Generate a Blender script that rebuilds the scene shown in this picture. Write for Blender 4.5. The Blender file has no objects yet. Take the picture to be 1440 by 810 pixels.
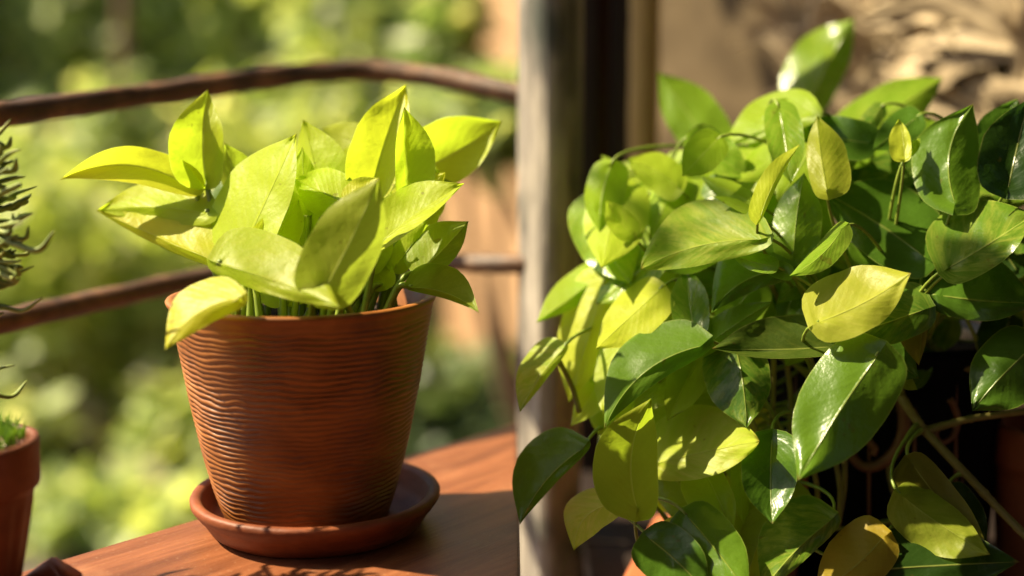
import bpy, bmesh, math, random
from mathutils import Vector, noise

random.seed(7)
scene = bpy.context.scene
COL = scene.collection
R = math.radians

# ------------------------------------------------------------------ camera
PITCH, FPX = R(8.7), 1800.0
CAM = Vector((0, 0, 1.10))
FWD = Vector((0, math.cos(PITCH), -math.sin(PITCH)))
UPV = Vector((0, math.sin(PITCH), math.cos(PITCH)))
RGT = Vector((1, 0, 0))
cam_data = bpy.data.cameras.new('camera')
cam_data.sensor_width = 36
cam_data.lens = FPX / 1440 * 36
cam_data.clip_start = 0.02
cam_data.clip_end = 400
cam_data.dof.use_dof = True
cam_data.dof.focus_distance = 0.95
cam_data.dof.aperture_fstop = cam_data.lens / 29.0
cam_data.dof.aperture_blades = 0
cam = bpy.data.objects.new('camera', cam_data)
COL.objects.link(cam)
cam.location = CAM
cam.rotation_euler = (R(90) - PITCH, 0, 0)
scene.camera = cam

# ------------------------------------------------------------------ sky, sun, exposure
SUN_EL, SUN_BACK = R(48), R(9)          # sun stands to the left and a little behind the plants
to_sun = Vector((-math.cos(SUN_EL) * math.cos(SUN_BACK), math.cos(SUN_EL) * math.sin(SUN_BACK), math.sin(SUN_EL)))
world = bpy.data.worlds.new('World')
scene.world = world
world.use_nodes = True
nt = world.node_tree
sky = nt.nodes.new('ShaderNodeTexSky')
sky.sky_type = 'NISHITA'
sky.sun_disc = False
sky.sun_elevation = SUN_EL
sky.sun_rotation = math.atan2(to_sun.x, to_sun.y)
sky.dust_density = 3.0
bgn = nt.nodes['Background']
nt.links.new(sky.outputs[0], bgn.inputs[0])
bgn.inputs[1].default_value = 0.05
sun_data = bpy.data.lights.new('sun', 'SUN')
sun_data.energy = 5.0
sun_data.angle = R(0.6)
sun_data.color = (1.0, 0.85, 0.56)
sun = bpy.data.objects.new('sun', sun_data)
COL.objects.link(sun)
sun.rotation_euler = to_sun.to_track_quat('Z', 'Y').to_euler()
sun.location = (-3, 2, 5)
scene.view_settings.view_transform = 'Standard'
scene.view_settings.look = 'None'
scene.view_settings.gamma = 1
scene.view_settings.exposure = 1.6
scene.render.engine = 'CYCLES'
scene.cycles.use_denoising = True
scene.cycles.max_bounces = 8
scene.cycles.transmission_bounces = 6
scene.cycles.sample_clamp_indirect = 6


def P(px, py, d):
    """point of the place d metres ahead on the sight line of a photo pixel"""
    return CAM + d * (FWD + RGT * ((px - 720) / FPX) + UPV * ((405 - py) / FPX))


def on_plane(px, py, z):
    r = FWD + RGT * ((px - 720) / FPX) + UPV * ((405 - py) / FPX)
    return CAM + r * ((z - CAM.z) / r.z)


# ------------------------------------------------------------------ helpers
def tag(o, label=None, cat=None, group=None, kind=None):
    if label: o['label'] = label
    if cat: o['category'] = cat
    if group: o['group'] = group
    if kind: o['kind'] = kind
    return o


def empty(name, loc, label, cat, group=None):
    o = bpy.data.objects.new(name, None)
    o.empty_display_size = 0.05
    o.location = loc
    COL.objects.link(o)
    return tag(o, label, cat, group)


def link(name, me, m=None, parent=None, smooth=True):
    if m: me.materials.append(m)
    if smooth:
        for p in me.polygons: p.use_smooth = True
    o = bpy.data.objects.new(name, me)
    COL.objects.link(o)
    if parent:
        o.parent = parent
        o.matrix_parent_inverse.identity()
        # vertices are given in world space: move them into the thing's own frame
        off = parent.location.copy()
        p = parent.parent
        while p:
            off += p.location
            p = p.parent
        me.transform(__import__('mathutils').Matrix.Translation(-off))
    return o


def mesh(name, vs, fs, m=None, parent=None, smooth=True):
    me = bpy.data.meshes.new(name)
    me.from_pydata([tuple(v) for v in vs], [], fs)
    me.update()
    return link(name, me, m, parent, smooth)


def box_bm(bm, lo, hi, bevel=0.0):
    r = bmesh.ops.create_cube(bm, size=1)
    vs = r['verts']
    for v in vs:
        v.co = Vector([(lo[i] + hi[i]) / 2 + v.co[i] * (hi[i] - lo[i]) for i in range(3)])
    if bevel:
        es = list({e for v in vs for e in v.link_edges})
        bmesh.ops.bevel(bm, geom=es, offset=bevel, segments=2, affect='EDGES', profile=0.6)


def box(name, lo, hi, m, parent=None, bevel=0.002):
    bm = bmesh.new()
    box_bm(bm, lo, hi, bevel)
    me = bpy.data.meshes.new(name)
    bm.to_mesh(me)
    bm.free()
    return link(name, me, m, parent, False)


def catmull(pts, n=8):
    pts = [Vector(p) for p in pts]
    if len(pts) == 2:
        return [pts[0].lerp(pts[1], i / n) for i in range(n + 1)]
    e = [2 * pts[0] - pts[1]] + pts + [2 * pts[-1] - pts[-2]]
    out = []
    for k in range(1, len(e) - 2):
        p0, p1, p2, p3 = e[k - 1:k + 3]
        for i in range(n):
            t = i / n
            out.append(0.5 * (2 * p1 + (p2 - p0) * t + (2 * p0 - 5 * p1 + 4 * p2 - p3) * t * t + (3 * p1 - p0 - 3 * p2 + p3) * t ** 3))
    out.append(pts[-1])
    return out


def tube_geo(path, rad, seg=8, rough=0.0, squash=1.0):
    vs, fs = [], []
    n = len(path)
    ref = Vector((0.31, 0.2, 0.93))
    for i, p in enumerate(path):
        t = (path[min(i + 1, n - 1)] - path[max(i - 1, 0)]).normalized()
        a = t.cross(ref)
        if a.length < 1e-3: a = t.cross(Vector((1, 0, 0)))
        a.normalize()
        b = t.cross(a)
        r = rad(i / (n - 1)) if callable(rad) else rad
        for k in range(seg):
            g = 2 * math.pi * k / seg
            q = 1 + (rough * noise.noise(Vector((p.x * 35 + math.cos(g) * 2, p.y * 35 + math.sin(g) * 2, p.z * 35))) if rough else 0)
            vs.append(p + (a * math.cos(g) + b * math.sin(g) * squash) * r * q)
    for i in range(n - 1):
        for k in range(seg):
            k2 = (k + 1) % seg
            fs.append((i * seg + k, i * seg + k2, (i + 1) * seg + k2, (i + 1) * seg + k))
    fs.append(tuple(range(seg))[::-1])
    fs.append(tuple((n - 1) * seg + k for k in range(seg)))
    return vs, fs


def tube(name, path, rad, m, parent=None, seg=8, rough=0.0, squash=1.0):
    return mesh(name, *tube_geo(path, rad, seg, rough, squash), m, parent)


def lathe(name, prof, c, m, parent=None, seg=96, disp=None):
    """prof: list of (r, z) from inside bottom round to outside bottom"""
    vs, fs = [], []
    n = len(prof)
    for i, (r, z) in enumerate(prof):
        for k in range(seg):
            g = 2 * math.pi * k / seg
            rr = r + (disp(i / (n - 1), g, r, z) if disp else 0)
            vs.append((c[0] + rr * math.cos(g), c[1] + rr * math.sin(g), c[2] + z))
    for i in range(n - 1):
        for k in range(seg):
            k2 = (k + 1) % seg
            fs.append((i * seg + k, i * seg + k2, (i + 1) * seg + k2, (i + 1) * seg + k))
    fs.append(tuple(range(seg))[::-1])
    fs.append(tuple((n - 1) * seg + k for k in range(seg)))
    return mesh(name, vs, fs, m, parent)


# ------------------------------------------------------------------ materials
class NT:
    def __init__(self, name):
        self.m = bpy.data.materials.new(name)
        self.m.use_nodes = True
        self.t = self.m.node_tree
        self.p = self.t.nodes['Principled BSDF']
        self.out = self.t.nodes['Material Output']

    def n(self, typ, **kw):
        o = self.t.nodes.new('ShaderNode' + typ)
        for k, v in kw.items():
            if k in o.inputs: o.inputs[k].default_value = v
            else: setattr(o, k, v)
        return o

    def l(self, a, b): self.t.links.new(a, b)

    def math(self, op, a, b=None, c=None, clamp=False):
        o = self.t.nodes.new('ShaderNodeMath')
        o.operation = op
        o.use_clamp = clamp
        for i, x in enumerate((a, b, c)):
            if x is None: continue
            if isinstance(x, (int, float)): o.inputs[i].default_value = x
            else: self.l(x, o.inputs[i])
        return o.outputs[0]

    def mix(self, fac, a, b, blend='MIX'):
        o = self.t.nodes.new('ShaderNodeMix')
        o.data_type = 'RGBA'
        o.blend_type = blend
        for s, x in ((o.inputs[0], fac), (o.inputs[6], a), (o.inputs[7], b)):
            if isinstance(x, (int, float)): s.default_value = x
            elif isinstance(x, tuple): s.default_value = (*x, 1) if len(x) == 3 else x
            else: self.l(x, s)
        return o.outputs[2]

    def ramp(self, fac, stops):
        o = self.t.nodes.new('ShaderNodeValToRGB')
        e = o.color_ramp.elements
        while len(e) < len(stops): e.new(0.5)
        for q, (p, c) in zip(e, stops):
            q.position = p
            q.color = (*c, 1) if len(c) == 3 else c
        self.l(fac, o.inputs[0])
        return o.outputs[0]

    def noise(self, vec, scale, detail=4, rough=0.55, dist=0.0):
        o = self.n('TexNoise', Scale=scale, Detail=detail, Roughness=rough, Distortion=dist)
        self.l(vec, o.inputs['Vector'])
        return o.outputs[0]

    def coords(self, kind='Object', scale=(1, 1, 1), rot=(0, 0, 0)):
        t = self.n('TexCoord')
        m = self.n('Mapping')
        m.inputs['Scale'].default_value = scale
        m.inputs['Rotation'].default_value = rot
        self.l(t.outputs[kind], m.inputs[0])
        return m.outputs[0]

    def bump(self, h, strength=0.3, dist=0.002):
        b = self.n('Bump', Strength=strength, Distance=dist)
        self.l(h, b.inputs['Height'])
        self.l(b.outputs[0], self.p.inputs['Normal'])
        return b.outputs[0]

    def base(self, c):
        if isinstance(c, tuple): self.p.inputs['Base Color'].default_value = (*c, 1)
        else: self.l(c, self.p.inputs['Base Color'])

    def rough(self, v, spec=0.5):
        if isinstance(v, (int, float)): self.p.inputs['Roughness'].default_value = v
        else: self.l(v, self.p.inputs['Roughness'])
        self.p.inputs['Specular IOR Level'].default_value = spec


def simple(name, stops, scale=8, stretch=(1, 1, 1), rough=0.7, bump=0.3, dist=0.002, kind='Object', detail=6, spec=0.4, rot=(0, 0, 0), distort=0.0):
    t = NT(name)
    v = t.coords(kind, stretch, rot)
    f = t.noise(v, scale, detail, 0.6, distort)
    t.base(t.ramp(f, stops))
    t.rough(rough, spec)
    f2 = t.noise(v, scale * 4, 5)
    t.bump(t.math('ADD', f, t.math('MULTIPLY', f2, 0.5)), bump, dist)
    return t.m


def leaf_material(name, transl=0.5, glossy=0.36, spec=0.45):
    """thin leaf: colour of the single leaf, its veins, pale splashes (amount in alpha)"""
    t = NT(name)
    oi = t.n('ObjectInfo')
    uv = t.n('UVMap')
    sep = t.n('SeparateXYZ')
    t.l(uv.outputs[0], sep.inputs[0])
    u, v = sep.outputs[0], sep.outputs[1]
    av = t.math('ABSOLUTE', t.math('SUBTRACT', t.math('MULTIPLY', v, 2), 1))
    # lateral veins sweep from the midrib towards the tip
    tc = t.n('TexCoord')
    wob = t.noise(tc.outputs['Object'], 30, 3)
    ph = t.math('ADD', t.math('SUBTRACT', t.math('MULTIPLY', u, 62), t.math('MULTIPLY', t.math('POWER', av, 0.75), 24)), t.math('MULTIPLY', wob, 4))
    wave = t.math('SINE', ph)
    vein = t.math('SMOOTH_MIN', t.math('MULTIPLY', t.math('ADD', wave, 1), 0.5), 0.6, 0.3)
    mid = t.math('SUBTRACT', 1, t.math('MULTIPLY', av, 26), clamp=True)
    # splashes drawn out along the veins
    comb = t.n('CombineXYZ')
    t.l(t.math('MULTIPLY', ph, 0.13), comb.inputs[0])
    t.l(t.math('MULTIPLY', v, 3.0), comb.inputs[1])
    t.l(t.math('MULTIPLY', oi.outputs['Random'], 50), comb.inputs[2])
    sp = t.noise(comb.outputs[0], 1.0, 8, 0.72, 0.9)
    amt = oi.outputs['Alpha']
    mask = t.math('MULTIPLY', t.ramp(sp, [(0.44, (0, 0, 0)), (0.66, (1, 1, 1))]), amt)
    fine = t.noise(tc.outputs['Object'], 220, 4, 0.7)
    blot = t.noise(tc.outputs['Object'], 38, 4, 0.6)
    col = t.mix(t.math('MULTIPLY', mask, 0.8), oi.outputs['Color'], (0.62, 0.62, 0.12))
    dark = t.mix(1.0, col, (0.72, 0.80, 0.6), 'MULTIPLY')
    col = t.mix(t.math('MULTIPLY', blot, 0.55), col, dark)
    col = t.mix(t.math('MULTIPLY', vein, 0.11), t.mix(1.0, col, (1.14, 1.08, 1.1), 'MULTIPLY'), dark)
    lite = t.mix(0.55, col, (0.62, 0.66, 0.16))
    col = t.mix(t.math('MULTIPLY', mid, 0.7), col, lite)
    # a few brown specks and a thin pale margin
    speck = t.ramp(t.noise(tc.outputs['Object'], 95, 2, 0.5), [(0.72, (0, 0, 0)), (0.76, (1, 1, 1))])
    col = t.mix(t.math('MULTIPLY', speck, 0.45), col, (0.16, 0.10, 0.02))
    edge = t.math('MULTIPLY', t.math('SUBTRACT', av, 0.955, clamp=True), 22, clamp=True)
    col = t.mix(t.math('MULTIPLY', edge, 0.45), col, lite)
    tipm = t.math('MULTIPLY', t.math('MULTIPLY', t.math('SUBTRACT', u, 0.955, clamp=True), 24, clamp=True), t.math('GREATER_THAN', oi.outputs['Random'], 0.35))
    col = t.mix(t.math('MULTIPLY', tipm, 0.7), col, (0.22, 0.13, 0.03))
    t.base(col)
    rg = t.math('ADD', glossy, t.math('MULTIPLY', blot, 0.16))
    t.rough(rg, spec)
    pk = t.noise(tc.outputs['Object'], 90, 3, 0.6)
    h = t.math('ADD', t.math('MULTIPLY', vein, 0.2), t.math('ADD', t.math('MULTIPLY', pk, 1.3), t.math('ADD', t.math('MULTIPLY', fine, 0.2), t.math('MULTIPLY', blot, 2.4))))
    h = t.math('SUBTRACT', h, t.math('MULTIPLY', mid, 1.2))
    nrm = t.bump(h, 0.5, 0.0008)
    tr = t.n('BsdfTranslucent')
    t.l(t.mix(1.0, col, (0.99, 1.12, 0.85), 'MULTIPLY'), tr.inputs[0])
    t.l(nrm, tr.inputs['Normal'])
    mx = t.n('MixShader')
    mx.inputs[0].default_value = transl
    t.l(t.p.outputs[0], mx.inputs[1])
    t.l(tr.outputs[0], mx.inputs[2])
    t.l(mx.outputs[0], t.out.inputs[0])
    return t.m


def foliage_material(name, stops, transl=0.5, rough=0.45):
    t = NT(name)
    g = t.n('NewGeometry')
    c = t.ramp(g.outputs['Random Per Island'], stops)
    t.base(c)
    t.rough(rough, 0.4)
    tr = t.n('BsdfTranslucent')
    t.l(t.mix(1.0, c, (1.3, 1.2, 0.6), 'MULTIPLY'), tr.inputs[0])
    mx = t.n('MixShader')
    mx.inputs[0].default_value = transl
    t.l(t.p.outputs[0], mx.inputs[1])
    t.l(tr.outputs[0], mx.inputs[2])
    t.l(mx.outputs[0], t.out.inputs[0])
    return t.m


M = {}
M['leaf'] = leaf_material('pothos_leaf_yellow', 0.64, 0.34, 0.28)
M['leaf_green'] = leaf_material('pothos_leaf_green', 0.52, 0.19, 0.42)
M['stem'] = simple('green_stem', [(0.3, (0.10, 0.16, 0.018)), (0.7, (0.24, 0.30, 0.04))], 40, rough=0.45, bump=0.1)
M['stem_dark'] = simple('brown_green_stem', [(0.3, (0.10, 0.09, 0.02)), (0.7, (0.22, 0.19, 0.05))], 40, rough=0.5, bump=0.2)
M['soil'] = simple('dark_soil', [(0.3, (0.012, 0.007, 0.004)), (0.7, (0.06, 0.035, 0.02))], 60, rough=0.95, bump=1.0, dist=0.01)
M['gravel'] = simple('garden_earth', [(0.3, (0.055, 0.046, 0.032)), (0.55, (0.105, 0.09, 0.065)), (0.75, (0.17, 0.15, 0.115))], 1.6, rough=0.9, bump=0.6, dist=0.05, kind='Generated' if False else 'Object')
M['floor'] = simple('terrace_floor', [(0.3, (0.06, 0.03, 0.02)), (0.7, (0.15, 0.07, 0.045))], 5, rough=0.6, bump=0.2)
M['stone'] = simple('pale_stone', [(0.3, (0.52, 0.43, 0.37)), (0.7, (0.78, 0.69, 0.61))], 6, rough=0.85, bump=0.5, dist=0.02)
M['bark'] = simple('tree_bark', [(0.3, (0.06, 0.035, 0.02)), (0.7, (0.20, 0.12, 0.07))], 6, (1, 1, 0.25), rough=0.9, bump=0.8, dist=0.02)
M['plaster'] = simple('ochre_plaster', [(0.3, (0.27, 0.15, 0.075)), (0.7, (0.38, 0.235, 0.13))], 2.5, rough=0.9, bump=0.2, dist=0.01)
M['brown_wall'] = simple('brown_mud_wall', [(0.25, (0.022, 0.013, 0.004)), (0.5, (0.06, 0.039, 0.016)), (0.75, (0.14, 0.10, 0.05))], 5, rough=0.9, bump=0.6, dist=0.01, distort=0.6)
M['frame'] = simple('dark_painted_wood', [(0.3, (0.006, 0.003, 0.002)), (0.7, (0.02, 0.009, 0.006))], 20, (1, 1, 0.1), rough=0.6, bump=0.2)
M['frame_red'] = simple('dark_red_paint', [(0.3, (0.035, 0.007, 0.004)), (0.7, (0.07, 0.014, 0.008))], 20, (1, 1, 0.1), rough=0.5, bump=0.2)
M['bamboo'] = simple('tan_bamboo', [(0.3, (0.38, 0.26, 0.09)), (0.7, (0.56, 0.42, 0.17))], 30, (1, 1, 0.06), rough=0.5, bump=0.15)
M['straw'] = simple('dry_palm_straw', [(0.3, (0.21, 0.155, 0.09)), (0.7, (0.44, 0.345, 0.215))], 30, (1, 1, 1), rough=0.7, bump=0.2)
M['terracotta'] = simple('terracotta_clay', [(0.25, (0.27, 0.075, 0.028)), (0.55, (0.40, 0.125, 0.05)), (0.8, (0.50, 0.20, 0.095))], 14, rough=0.62, bump=0.35, dist=0.0015)
M['terracotta_dark'] = simple('dark_terracotta', [(0.3, (0.16, 0.045, 0.02)), (0.7, (0.30, 0.09, 0.04))], 14, rough=0.5, bump=0.3)
M['glaze'] = simple('blue_black_glaze', [(0.3, (0.002, 0.0025, 0.004)), (0.7, (0.006, 0.007, 0.011))], 18, (1, 1, 0.15), rough=0.85, bump=0.2, spec=0.04)
M['scroll'] = simple('brown_scroll', [(0.3, (0.08, 0.035, 0.015)), (0.7, (0.18, 0.08, 0.035))], 30, rough=0.5, bump=0.3)
M['moss'] = foliage_material('moss_green', [(0, (0.05, 0.13, 0.01)), (1, (0.20, 0.36, 0.04))], 0.35)
M['succulent'] = simple('succulent_skin', [(0.3, (0.07, 0.11, 0.02)), (0.5, (0.18, 0.24, 0.045)), (0.7, (0.34, 0.36, 0.09))], 90, rough=0.6, bump=0.1)


def pot_glaze():
    t = NT('rippled_brown_clay')
    v = t.coords('Object', (1, 1, 2.2))
    f = t.noise(v, 16, 7, 0.62, 0.5)
    g = t.noise(t.coords('Object', (1, 1, 9)), 24, 5, 0.6)
    c = t.ramp(f, [(0.25, (0.10, 0.028, 0.004)), (0.5, (0.22, 0.072, 0.011)), (0.8, (0.40, 0.155, 0.032))])
    c = t.mix(t.math('MULTIPLY', g, 0.5), c, (0.15, 0.045, 0.010))
    geo = t.n('NewGeometry')
    wear = t.ramp(geo.outputs['Pointiness'], [(0.50, (0, 0, 0)), (0.58, (1, 1, 1))])
    c = t.mix(t.math('MULTIPLY', wear, 0.35), c, (0.46, 0.19, 0.06))
    t.base(c)
    t.rough(t.math('ADD', 0.34, t.math('MULTIPLY', f, 0.3)), 0.4)
    t.bump(t.math('ADD', g, t.math('MULTIPLY', f, 0.6)), 0.25, 0.0012)
    return t.m


def board_wood():
    t = NT('red_brown_board')
    v = t.coords('Object', (1.2, 9, 9))
    f = t.noise(v, 5, 8, 0.62, 0.8)
    g = t.noise(t.coords('Object', (2, 45, 45)), 6, 5, 0.7)
    p = t.noise(t.coords('Object'), 9, 4, 0.6)
    c = t.ramp(f, [(0.28, (0.10, 0.030, 0.011)), (0.5, (0.20, 0.066, 0.025)), (0.72, (0.34, 0.125, 0.052))])
    c = t.mix(t.math('MULTIPLY', g, 0.4), c, (0.13, 0.042, 0.016))
    c = t.mix(t.math('MULTIPLY', t.ramp(p, [(0.55, (0, 0, 0)), (0.75, (1, 1, 1))]), 0.45), c, (0.46, 0.23, 0.12))
    sc_ = t.ramp(t.noise(t.coords('Object', (3, 120, 120)), 4, 3, 0.6), [(0.62, (0, 0, 0)), (0.70, (1, 1, 1))])
    c = t.mix(t.math('MULTIPLY', sc_, 0.55), c, (0.07, 0.022, 0.01))
    dust = t.ramp(t.noise(t.coords('Object'), 420, 2, 0.5), [(0.66, (0, 0, 0)), (0.72, (1, 1, 1))])
    c = t.mix(t.math('MULTIPLY', dust, 0.35), c, (0.55, 0.36, 0.22))
    t.base(c)
    t.rough(t.math('ADD', 0.30, t.math('MULTIPLY', p, 0.25)), 0.4)
    t.bump(t.math('ADD', f, g), 0.35, 0.0015)
    return t.m


def weathered_post():
    t = NT('weathered_grey_wood')
    f = t.noise(t.coords('Object', (1, 1, 0.07)), 60, 8, 0.65, 0.3)
    g = t.noise(t.coords('Object', (1, 1, 0.35)), 14, 5, 0.6, 0.4)
    k = t.noise(t.coords('Object', (1, 1, 0.7)), 9, 3, 0.5)
    c = t.ramp(f, [(0.3, (0.045, 0.040, 0.036)), (0.47, (0.20, 0.178, 0.158)), (0.72, (0.50, 0.45, 0.395))])
    c = t.mix(t.ramp(g, [(0.50, (0, 0, 0)), (0.72, (0.7, 0.7, 0.7))]), c, (0.60, 0.53, 0.43))
    c = t.mix(t.ramp(k, [(0.55, (0, 0, 0)), (0.66, (0.9, 0.9, 0.9))]), c, (0.045, 0.055, 0.045))
    t.base(c)
    t.rough(0.62, 0.4)
    t.bump(t.math('ADD', f, t.math('MULTIPLY', g, 0.6)), 0.9, 0.007)
    return t.m


def rusty_rail():
    t = NT('rusty_iron')
    f = t.noise(t.coords('Object'), 26, 8, 0.68)
    c = t.ramp(f, [(0.3, (0.025, 0.014, 0.009)), (0.5, (0.09, 0.042, 0.02)), (0.66, (0.20, 0.095, 0.04)), (0.8, (0.34, 0.20, 0.10))])
    t.base(c)
    t.rough(0.55, 0.5)
    t.bump(f, 0.6, 0.003)
    return t.m


M['pot'] = pot_glaze()
M['pot_brown'] = simple('brown_clay', [(0.25, (0.06, 0.017, 0.008)), (0.5, (0.13, 0.038, 0.016)), (0.8, (0.24, 0.085, 0.04))], 16, (1, 1, 1.5), rough=0.5, bump=0.5, dist=0.002, spec=0.35)
M['saucer'] = simple('glazed_red_clay', [(0.25, (0.10, 0.025, 0.008)), (0.5, (0.19, 0.05, 0.016)), (0.8, (0.30, 0.095, 0.034))], 20, (1, 1, 2), rough=0.55, bump=0.4, dist=0.0018, spec=0.3)
M['board'] = board_wood()
M['post'] = weathered_post()
M['rail'] = rusty_rail()
M['tree_leaf'] = foliage_material('garden_leaf_green', [(0, (0.12, 0.20, 0.07)), (0.5, (0.28, 0.38, 0.14)), (0.85, (0.48, 0.56, 0.27)), (1, (0.74, 0.76, 0.52))], 0.52)
M['tree_leaf_lime'] = foliage_material('garden_leaf_lime', [(0, (0.20, 0.30, 0.07)), (0.5, (0.42, 0.52, 0.16)), (0.85, (0.60, 0.68, 0.30)), (1, (0.78, 0.79, 0.55))], 0.52)
M['tree_leaf_dark'] = foliage_material('garden_leaf_dark', [(0, (0.05, 0.09, 0.035)), (0.6, (0.11, 0.17, 0.065)), (1, (0.26, 0.32, 0.15))], 0.45)

# ------------------------------------------------------------------ the setting
ZT = P(445, 690, 1.0).z - 0.026           # top of the ledge
GZ = -0.35                                # garden ground, lower than the terrace
n = 60
vs, fs = [], []
for j in range(n + 1):
    for i in range(n + 1):
        x = -60 + 120 * i / n
        y = -20 + 140 * j / n
        z = GZ + (0.25 * noise.noise(Vector((x * 0.15, y * 0.15, 0))) if y > 6 else 0)
        vs.append((x, y, z))
for j in range(n):
    for i in range(n):
        a = j * (n + 1) + i
        fs.append((a, a + 1, a + n + 2, a + n + 1))
tag(mesh('ground', vs, fs, M['gravel']), 'brown earth of the garden below the terrace', None, kind='structure')
tag(box('terrace_floor', (-2.2, -1.5, -0.34), (2.4, 2.45, 0.0), M['floor'], None, 0.01), 'dark red terrace floor under the plants', None, kind='structure')


# -- garden shrubs and trees
def leaf_cloud(name, blobs, nleaf, size, m, parent, seed, flat=0.5):
    rnd = random.Random(seed)
    vs, fs = [], []
    tot = sum(b[1][0] * b[1][1] * b[1][2] for b in blobs)
    for c, r in blobs:
        k = int(nleaf * r[0] * r[1] * r[2] / tot)
        for _ in range(k):
            d = Vector((rnd.gauss(0, 1), rnd.gauss(0, 1), rnd.gauss(0, 1))).normalized()
            q = rnd.random() ** 0.42 * (0.86 + 0.3 * noise.noise(d * 2.3 + Vector(c)))
            p = Vector(c) + Vector((d.x * r[0], d.y * r[1], d.z * r[2])) * q
            a = Vector((rnd.uniform(-1, 1), rnd.uniform(-1, 1), rnd.uniform(-1, 0.5))).normalized()
            nn = (Vector((rnd.uniform(-1, 1), rnd.uniform(-1, 1), rnd.uniform(-0.2, 1) + flat)) + d * 0.5).normalized()
            b = a.cross(nn).normalized()
            L = size * rnd.uniform(0.6, 1.25)
            w = L * rnd.uniform(0.24, 0.36)
            dn = a.cross(b) * L * 0.06
            i0 = len(vs)
            vs += [p, p + a * L * 0.35 + b * w + dn, p + a * L * 0.72 + b * w * 0.7 + dn, p + a * L, p + a * L * 0.72 - b * w * 0.7 + dn, p + a * L * 0.35 - b * w + dn]
            fs += [(i0, i0 + 1, i0 + 2, i0 + 3), (i0, i0 + 3, i0 + 4, i0 + 5)]
    return mesh(name, vs, fs, m, parent, False)


def shrub(name, base, blobs, nleaf, size, m, label, cat, group, seed, trunk=0.04, stems=4):
    root = empty(name, base, label, cat, group)
    rnd = random.Random(seed)
    b0 = Vector(base)
    bl = [(b0 + Vector(c), r) for c, r in blobs]
    leaf_cloud('crown', bl, nleaf, size, m, root, seed)
    vs, fs = [], []
    for k in range(max(stems, len(bl))):
        c, r = bl[k % len(bl)]
        e = Vector(c) + Vector((rnd.uniform(-.4, .4) * r[0], rnd.uniform(-.4, .4) * r[1], rnd.uniform(-.3, .4) * r[2]))
        mid = b0.lerp(e, 0.45) + Vector((rnd.uniform(-.1, .1), rnd.uniform(-.1, .1), 0)) * (e - b0).length
        mid.z = b0.z + (e.z - b0.z) * 0.55
        v, f = tube_geo(catmull([b0 - Vector((0, 0, .05)), mid, e], 7), lambda t: trunk * (1 - 0.75 * t), 7, 0.2)
        o = len(vs)
        vs += v
        fs += [tuple(i + o for i in q) for q in f]
    mesh('trunk', vs, fs, M['bark'], root)
    return root


def gp(px, d, z=GZ):
    """garden spot: sight line of a photo column, d metres away, on the ground"""
    return Vector(((px - 720) / FPX * d, d, z))


# tall screen of trees at the back of the garden
G1 = 'trees closing the back of the garden'
back = [(-60, 8.0, 'tree_leaf', 'leafy green garden tree at the far left behind the railing'),
        (150, 9.8, 'tree_leaf_lime', 'tall green garden tree behind the yellow plant\'s left leaves'),
        (360, 11.6, 'tree_leaf_lime', 'light green garden tree behind the middle of the railing'),
        (545, 8.9, 'tree_leaf', 'mid green garden tree behind the yellow plant\'s tallest leaf'),
        (760, 12.6, 'tree_leaf', 'dark green garden tree beside the ochre house wall')]
for i, (px, d, mk, lb) in enumerate(back):
    shrub('garden_tree', gp(px, d), [((0, 0, .21 * d), (.085 * d, 0.6, .09 * d)), ((-.03 * d, 0.1, .10 * d), (.075 * d, 0.6, .085 * d)), ((.045 * d, -0.1, .13 * d), (.07 * d, 0.5, .09 * d)), ((.01 * d, 0, .27 * d), (.06 * d, 0.5, .05 * d))],
          4200, 0.22, M[mk], lb, 'tree', G1, 100 + i, 0.10)
G2 = 'shrubs in the garden'
mid = [(-40, 5.2, 0.95, 0.75, 'tree_leaf_lime', 'bright lime shrub at the left edge of the garden', 1300),
       (110, 6.2, 1.2, 0.55, 'tree_leaf', 'green shrub between the two railings at left', 1300),
       (255, 5.4, 0.85, 0.50, 'tree_leaf_lime', 'lime shrub below the lower railing left of the pot', 1100),
       (395, 6.4, 1.3, 0.60, 'tree_leaf_lime', 'tall light green shrub behind the yellow plant', 1400),
       (540, 6.0, 1.15, 0.5, 'tree_leaf', 'green shrub behind the right of the yellow plant', 1200),
       (660, 4.2, 0.50, 0.42, 'tree_leaf_dark', 'low dark green shrub right of the rippled pot', 900),
       (250, 4.7, 0.34, 0.26, 'tree_leaf_lime', 'low lime shrub on the earth left of the pot', 300),
       (95, 4.0, 0.16, 0.20, 'tree_leaf', 'lowest green shrub in front of the largest pale stone', 260),
       (205, 3.9, 0.18, 0.18, 'tree_leaf_lime', 'small lime shrub just beyond the ledge edge left of the saucer', 240),
       (0, 4.6, 0.30, 0.22, 'tree_leaf', 'low green shrub beyond the small left pot', 350)]
for i, (px, d, h, r, mk, lb, nl) in enumerate(mid):
    shrub('garden_shrub', gp(px, d), [((0, 0, h * 0.55), (r, r * 0.8, h * 0.55)), ((r * 0.4, -.1, h * 0.95), (r * 0.6, r * 0.5, h * 0.45)), ((-r * 0.45, 0.05, h * 0.8), (r * 0.55, r * 0.5, h * 0.5))],
          nl, 0.14, M[mk], lb, 'shrub', G2, 200 + i, 0.025)

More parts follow.
